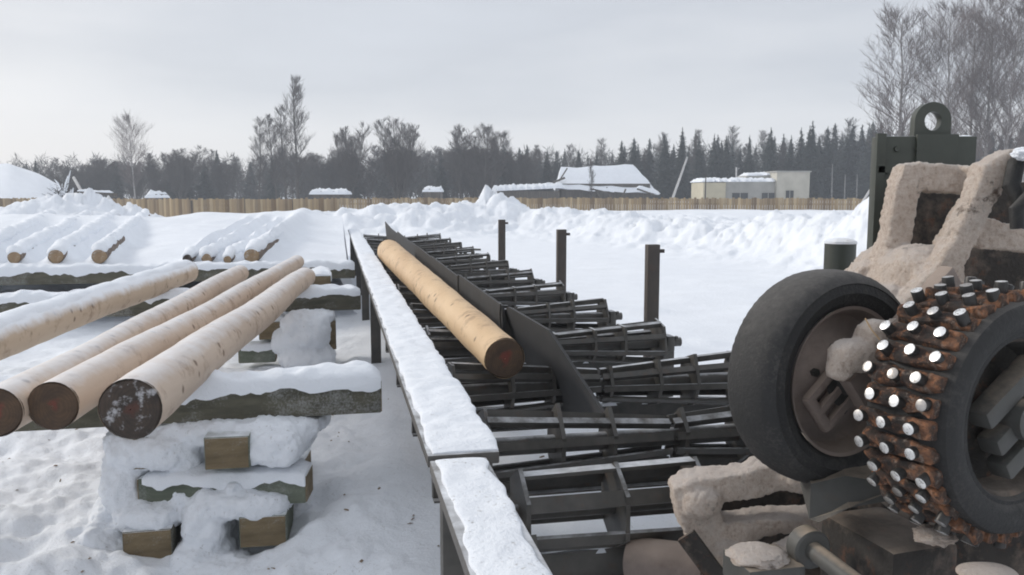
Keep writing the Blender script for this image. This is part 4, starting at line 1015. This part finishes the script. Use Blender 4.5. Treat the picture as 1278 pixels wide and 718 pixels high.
place(('bush', 9), 606, 92, 158, 'widest round-topped bare tree above the snow peak', None, 1.5)
place(('thin', 5), 575, 95, 160, 'slender bare tree at the left shoulder of the widest round-topped tree', None, 1.0)
place(('thin', 4), 738, 78.5, 200, 'thin bare tree in front of the snowy barn roof', None, 0.8)
place(('bush', 7), 225, 95, 183, 'bushy bare tree between the lone left birch and the tallest tree', None, 1.6)
# the forest wall
for i in range(92):                                     # right: dense spruce
    px = 640+i*5.6+TG.uniform(-5, 5); Y = TG.choice((105, 118, 132))
    top = np.interp(px, [640, 700, 760, 850, 900, 1000, 1060, 1100], [184, 186, 184, 172, 170, 166, 160, 160])+TG.uniform(-8, 18)
    fr_ = TG.random() < (0.5 if px < 860 else .25)
    if TG.random() < 0.22: place(('thin', TG.choice((4, 5, 6))), px, Y, top-2, LBt, GB, 1.3)
    else: place(('frost' if fr_ else 'spruce', TG.choice((1, 2, 3)) if not fr_ else TG.choice((1, 2))), px, Y, top, LFz if fr_ else LS, GF, TG.uniform(.9, 1.25))
for px, tp in ((850, 160), (871, 172), (905, 170), (960, 160), (1008, 158), (1011, 152), (890, 168), (775, 176), (790, 178), (828, 168)):
    place(('spruce', TG.choice((1, 2, 3))), px, 98, tp, LS, GF, .95)
for i in range(86):                                     # left: mixed, mostly bare
    px = -130+i*9.2+TG.uniform(-5, 5); Y = TG.choice((100, 112, 126))
    top = np.interp(px, [-100, 0, 60, 200, 320, 450, 560, 650], [205, 208, 203, 198, 192, 188, 184, 186])+TG.uniform(-5, 12)
    q = TG.random()
    if q < .42: place(('bush', TG.choice((7, 8, 9))), px, Y, top, LBu, GB, 1.5)
    elif q < .62: place(('thin', TG.choice((4, 5, 6))), px, Y, top-3, LBt, GB, 1.6)
    elif q < .85: place(('frost', TG.choice((1, 2))), px, Y, top+4, LFz, GF, 1.4)
    else: place(('spruce', TG.choice((1, 2, 3))), px, Y, top-4, LS, GF, 1.1)
for i in range(22):                                     # behind the birches
    px = 1085+i*11+TG.uniform(-5, 5)
    place(('spruce', TG.choice((1, 2, 3))), px, TG.choice((100, 115)), 158+TG.uniform(-10, 14), LS, GF, 1.2)
# undergrowth that closes the forest foot
def undergrowth():
    rg = random.Random(12); vs_, fs, mi = [], [], []
    for i in range(120000):
        px = rg.uniform(-300, 1560); Y = rg.uniform(104, 140); top = np.interp(px, [0, 300, 600, 700, 1000, 1300], [206, 203, 200, 196, 184, 178])+10*math.sin(px*.07+Y)+6*math.sin(px*.19)
        hh = (hgt_for(top+7, Y))*rg.random()**0.95; p = gpt(px, Y)+Z3*hh
        a = rg.uniform(0, 6.28); L = rg.uniform(.5, 1.5); q = Vector((math.cos(a)*.5, math.sin(a)*.5, rg.uniform(-.2, 1.2))).normalized()*L; sd_ = q.cross(Vector((rg.uniform(-1, 1), rg.uniform(-1, 1), .2))).normalized()*rg.uniform(.015, .05)
        k = len(vs_); vs_.extend((p, p+q*.6+sd_, p+q, p+q*.5-sd_)); fs.append((k, k+1, k+2, k+3)); mi.append(0 if rg.random() < np.interp(px, [0, 560, 700, 1000], [.85, .7, .3, .12]) else (1 if rg.random() < .75 else 2))
    o = from_arrays('distant_wood', [tuple(v) for v in vs_], fs, [M['twig'], M['spruce'], M['spruce_frost']], smooth=False); o['kind'] = 'stuff'; o.data.polygons.foreach_set('material_index', mi); tag(o, 'dense grey wood and brush closing the foot of the far forest', 'wood')
undergrowth()
# snow-bent brush heap at the left
bh = thing('brush_heap', 'snow-laden heap of branches at the right end of the big mound behind the left fence', 'brush heap', gpt(78, 57))
rg = random.Random(4); vs_, fs = [], []; v2, f2 = [], []
for i in range(160):
    p = gpt(rg.gauss(78, 8), 57+rg.uniform(-1, 1)); p.z += rg.uniform(0, 1.7)*max(0, 1-abs(p.x-gpt(78, 57).x)/1.6); d = Vector((rg.uniform(-1, 1), rg.uniform(-.5, .5), rg.uniform(-.5, .8))).normalized(); L = rg.uniform(.5, 1.6)
    q = p+d*L; q.z = min(q.z, 3.2); (ttube(vs_, fs, [p, (p+q)/2+Vector((0, 0, .1)), q], [.03, .025, .01], 4) if i % 3 else ttube(v2, f2, [p, (p+q)/2+Vector((0, 0, .12)), q], [.05, .06, .02], 5))
from_arrays('branches', [tuple(v) for v in vs_], fs, M['twig'], bh); from_arrays('snow_cover', [tuple(v) for v in v2], f2, M['snow'], bh)
fb = thing('fallen_trunk', 'snow-topped fallen trunk lying along the fence top beside the brush heap', 'trunk', gpt(115, 52))
MB().tube([at(92, 222, 55), at(104, 243, 53), at(104, 243.2, 53)], .10, 8).build('branch', M['pole'], fb)
MB().tube([at(98, 240, 52), at(125, 240.5, 52), at(146, 244, 52)], .11, 8).build('trunk', M['oldwood'], fb)
snow_cap(at(98, 239, 52)+Z3*.02, at(140, 241, 52)+Z3*.02, .3, .14, fb, 4, step=.2)
# ------------------------------------------------------------------ buildings
def hip_house():
    Y = 80; A = lambda px, py, dy=0: at(px, py, Y+dy)
    h = thing('old_barn', 'half-collapsed old barn under a thick white snow roof behind the fence', 'barn', gpt(755, 82))
    mb = MB(); x0, x1 = A(700, 240).x, A(812, 240).x; mb.box(((x0+x1)/2, 83, 1.5), (x1-x0, 5.4, 2.1)); mb.build('wall', M['oldwood'], h, smooth=False)
    rf = MB(); e0, e1 = A(697, 236).x-.2, A(822, 243).x+.1; ze = A(700, 238).z; zr = A(760, 206, 3).z
    r0, r1_ = A(700, 212, 3).x, A(790, 207, 3).x
    v = [Vector(q) for q in ((e0, 79.6, ze+.1), (e1, 79.6, ze-.25), (e1, 86.2, ze-.25), (e0, 86.2, ze+.1), (r0, 83, zr-.25), (r1_, 83, zr))]
    vs2 = [rf.bm.verts.new(q) for q in v]
    for q in ((0, 1, 5, 4), (1, 2, 5), (2, 3, 4, 5), (3, 0, 4), (0, 3, 2, 1)): rf._f([vs2[i] for i in q])
    bmesh.ops.subdivide_edges(rf.bm, edges=rf.bm.edges[:], cuts=8, use_grid_fill=True)
    for q in rf.bm.verts: q.co.z += 0.22*nz(q.co, 1.6)+.1*nz(q.co, .5)
    rf.build('snow_roof', M['snow'], h)
    gb_ = MB(); gb_.bar(A(698, 226, .4), A(708, 210, .4), .25, .12); gb_.bar(A(690, 228, .5), A(705, 222, .5), .3, .2); gb_.build('eave_board', M['oldwood'], h)
    for pts in ([(741, 234), (750, 247)], [(757, 234), (763, 248)], [(738, 236), (764, 242)], [(795, 236), (818, 244)], [(781, 236), (776, 248)]):
        b = MB(); b.bar(A(*pts[0], -1.2), A(*pts[1], -1.2), .14, .14); b.build('rafter', M['oldwood'], h)
    snow_cap(A(738, 235, -1.3), A(766, 240, -1.3), .6, .25, h, 3, step=.15); snow_cap(A(795, 234.5, -1.3), A(822, 243, -1.3), .6, .3, h, 4, step=.15)
    l = thing('low_shed', 'long low shed with a flat snow roof to the left of the barn', 'shed', gpt(655, 80))
    mb = MB(); x0, x1 = A(618, 240).x, A(697, 240).x; mb.box(((x0+x1)/2, 81, 1.0), (x1-x0, 3, 1.7)); mb.build('wall', M['oldwood'], l, smooth=False)
    snow_cap((x0-.3, 81, 1.85), (x1+.5, 81, 2.15), 3.6, .55, l, 6, step=.2)
hip_house()
def white_building():
    Y = 75; A = lambda px, py, dy=0: at(px, py, Y+dy)
    h = thing('utility_building', 'low pale building with flat snowy roof and a taller block at its right end', 'building', gpt(944, 77))
    def blk(px0, px1, pt, matn, dy=0, dep=5, nm='wall'):
        a, b = A(px0, pt, dy), A(px1, pt, dy); mb = MB(); mb.box(((a.x+b.x)/2, Y+dy+dep/2, a.z/2), (b.x-a.x, dep, a.z)); return mb.build(nm, M[matn], h, smooth=False), a, b
    blk(878, 906, 228, 'plaster_y', -.3); _, a, b = blk(906, 972, 227, 'plaster_g', 0)
    _, c, d = blk(970, 1011, 215, 'plaster', -.4, 4.5)
    snow_cap((A(876, 226).x, 77.4, a.z), (b.x+.2, 77.4, a.z+.02), 5.4, .38, h, 1, step=.2)
    snow_cap((A(940, 218).x, 78.2, a.z+.55), (d.x-2.2, 78.2, a.z+.65), 3, .3, h, 2, step=.2)
    mb = MB(); mb.box(((A(938, 222).x+c.x)/2, 78.2, a.z+.28), (c.x-A(938, 222).x, 3, .56)); mb.build('roof_step', M['plaster_g'], h, smooth=False)
    mb = MB(); mb.box(((c.x+d.x)/2, 76.85, c.z+.05), (d.x-c.x+.2, 4.7, .12)); mb.build('parapet', M['plaster_g'], h, smooth=False)
    for (p0, p1, q0, q1, dy) in ((914, 933, 241, 256, -.03), (951, 966, 241, 256, -.03), (981, 990, 238, 251, -.43)):
        a_, b_ = A(p0, q0, dy), A(p1, q1, dy); w_ = MB(); w_.box(((a_.x+b_.x)/2, Y+dy, (a_.z+b_.z)/2), (b_.x-a_.x, .05, a_.z-b_.z)); wo_ = w_.build('window', M['glass'], h, smooth=False)
        f_ = MB(); f_.box(((a_.x+b_.x)/2, Y+dy-.03, (a_.z+b_.z)/2), (.06, .03, a_.z-b_.z)); f_.build('mullion', M['plaster_g'], wo_, smooth=False)
    mb = MB(); mb.tube([A(919, 222, 2), A(919, 209, 2)], .07, 8); mb.build('flue_pipe', M['pole'], h)
white_building()
def pole(name, label, p, q, r, m='pole', cat='pole'):
    o = MB().tube([p, (Vector(p)+Vector(q))/2, q], [r, r*.9, r*.7], 8).build(name, M[m]); tag(o, label, cat); return o
pole('leaning_pole', 'frosty pole leaning steeply to the right beyond the fence, between barn and pale building', at(838, 252, 60), at(858, 196, 60), .09)
pole('leaning_plank', 'pale plank leaning against the fence beside the machine column', at(1073, 258, 40), at(1098, 218, 40), .06)
pole('thin_stake', 'thin upright stake at the left corner of the pale building', at(880, 250, 70), at(881, 218, 70), .06, 'bark', 'stake')
for px, tp, lab in ((1038, 205, 'leftmost of three thin bare poles right of the pale building'), (1054, 218, 'middle of three thin bare poles right of the pale building'), (1069, 218, 'rightmost of three thin bare poles right of the pale building')):
    pole('thin_pole', lab, at(px, 250, 62), at(px+1, tp, 62), .045, 'pole_grey')['group'] = 'thin poles right of the pale building'
for px0, px1, top, Y, lab in ((386, 432, 236, 72, 'small shed under a rounded snow roof right of the tallest bare tree'), (527, 551, 233, 74, 'small shed under a snow roof right of the fan-shaped bare tree'), (180, 194, 239, 60, 'tiny snow-roofed shed just above the fence right of the lone birch')):
    a, b = at(px0, top, Y), at(px1, top, Y); th = thing('small_shed', lab, 'shed', ((a.x+b.x)/2, Y+1.2, .5), 'small sheds beyond the fence')
    mb = MB(); mb.box(((a.x+b.x)/2, Y+1.2, (a.z-.4)/2+.2), ((b.x-a.x)*.9, 2.2, a.z-.4)); mb.build('wall', M['oldwood'], th, smooth=False)
    snow_cap((a.x, Y+1.2, a.z-.45), (b.x, Y+1.2, a.z-.45), 2.6, .5, th, int(px0) % 9, 'snow', 'snow_roof', rag=.1, step=.15)
# long thin stick lying on the far snow
s0, s1 = at(525, 279, 24), at(600, 276, 24)
s0.z, s1.z = gz(s0.x, s0.y)+.05, gz(s1.x, s1.y)+.05
pole('lying_pole', 'thin pole lying on the snow field beyond the conveyor', s0, s1, .04, 'oldwood')

# ------------------------------------------------------------------ haze
mz, tz, bz = mat('haze'); tz.nodes.remove(bz)
pv = N(tz, 'ShaderNodeVolumePrincipled'); pv.inputs['Color'].default_value = (0.89, 0.94, 1.0, 1); pv.inputs['Density'].default_value = 0.0014; pv.inputs['Anisotropy'].default_value = 0.2
tz.links.new(pv.outputs[0], tz.nodes['Material Output'].inputs['Volume'])
mb = MB(); mb.box((0, 60, 10.5), (420, 240, 23)); hz = mb.build('haze', mz, smooth=False); hz['kind'] = 'stuff'
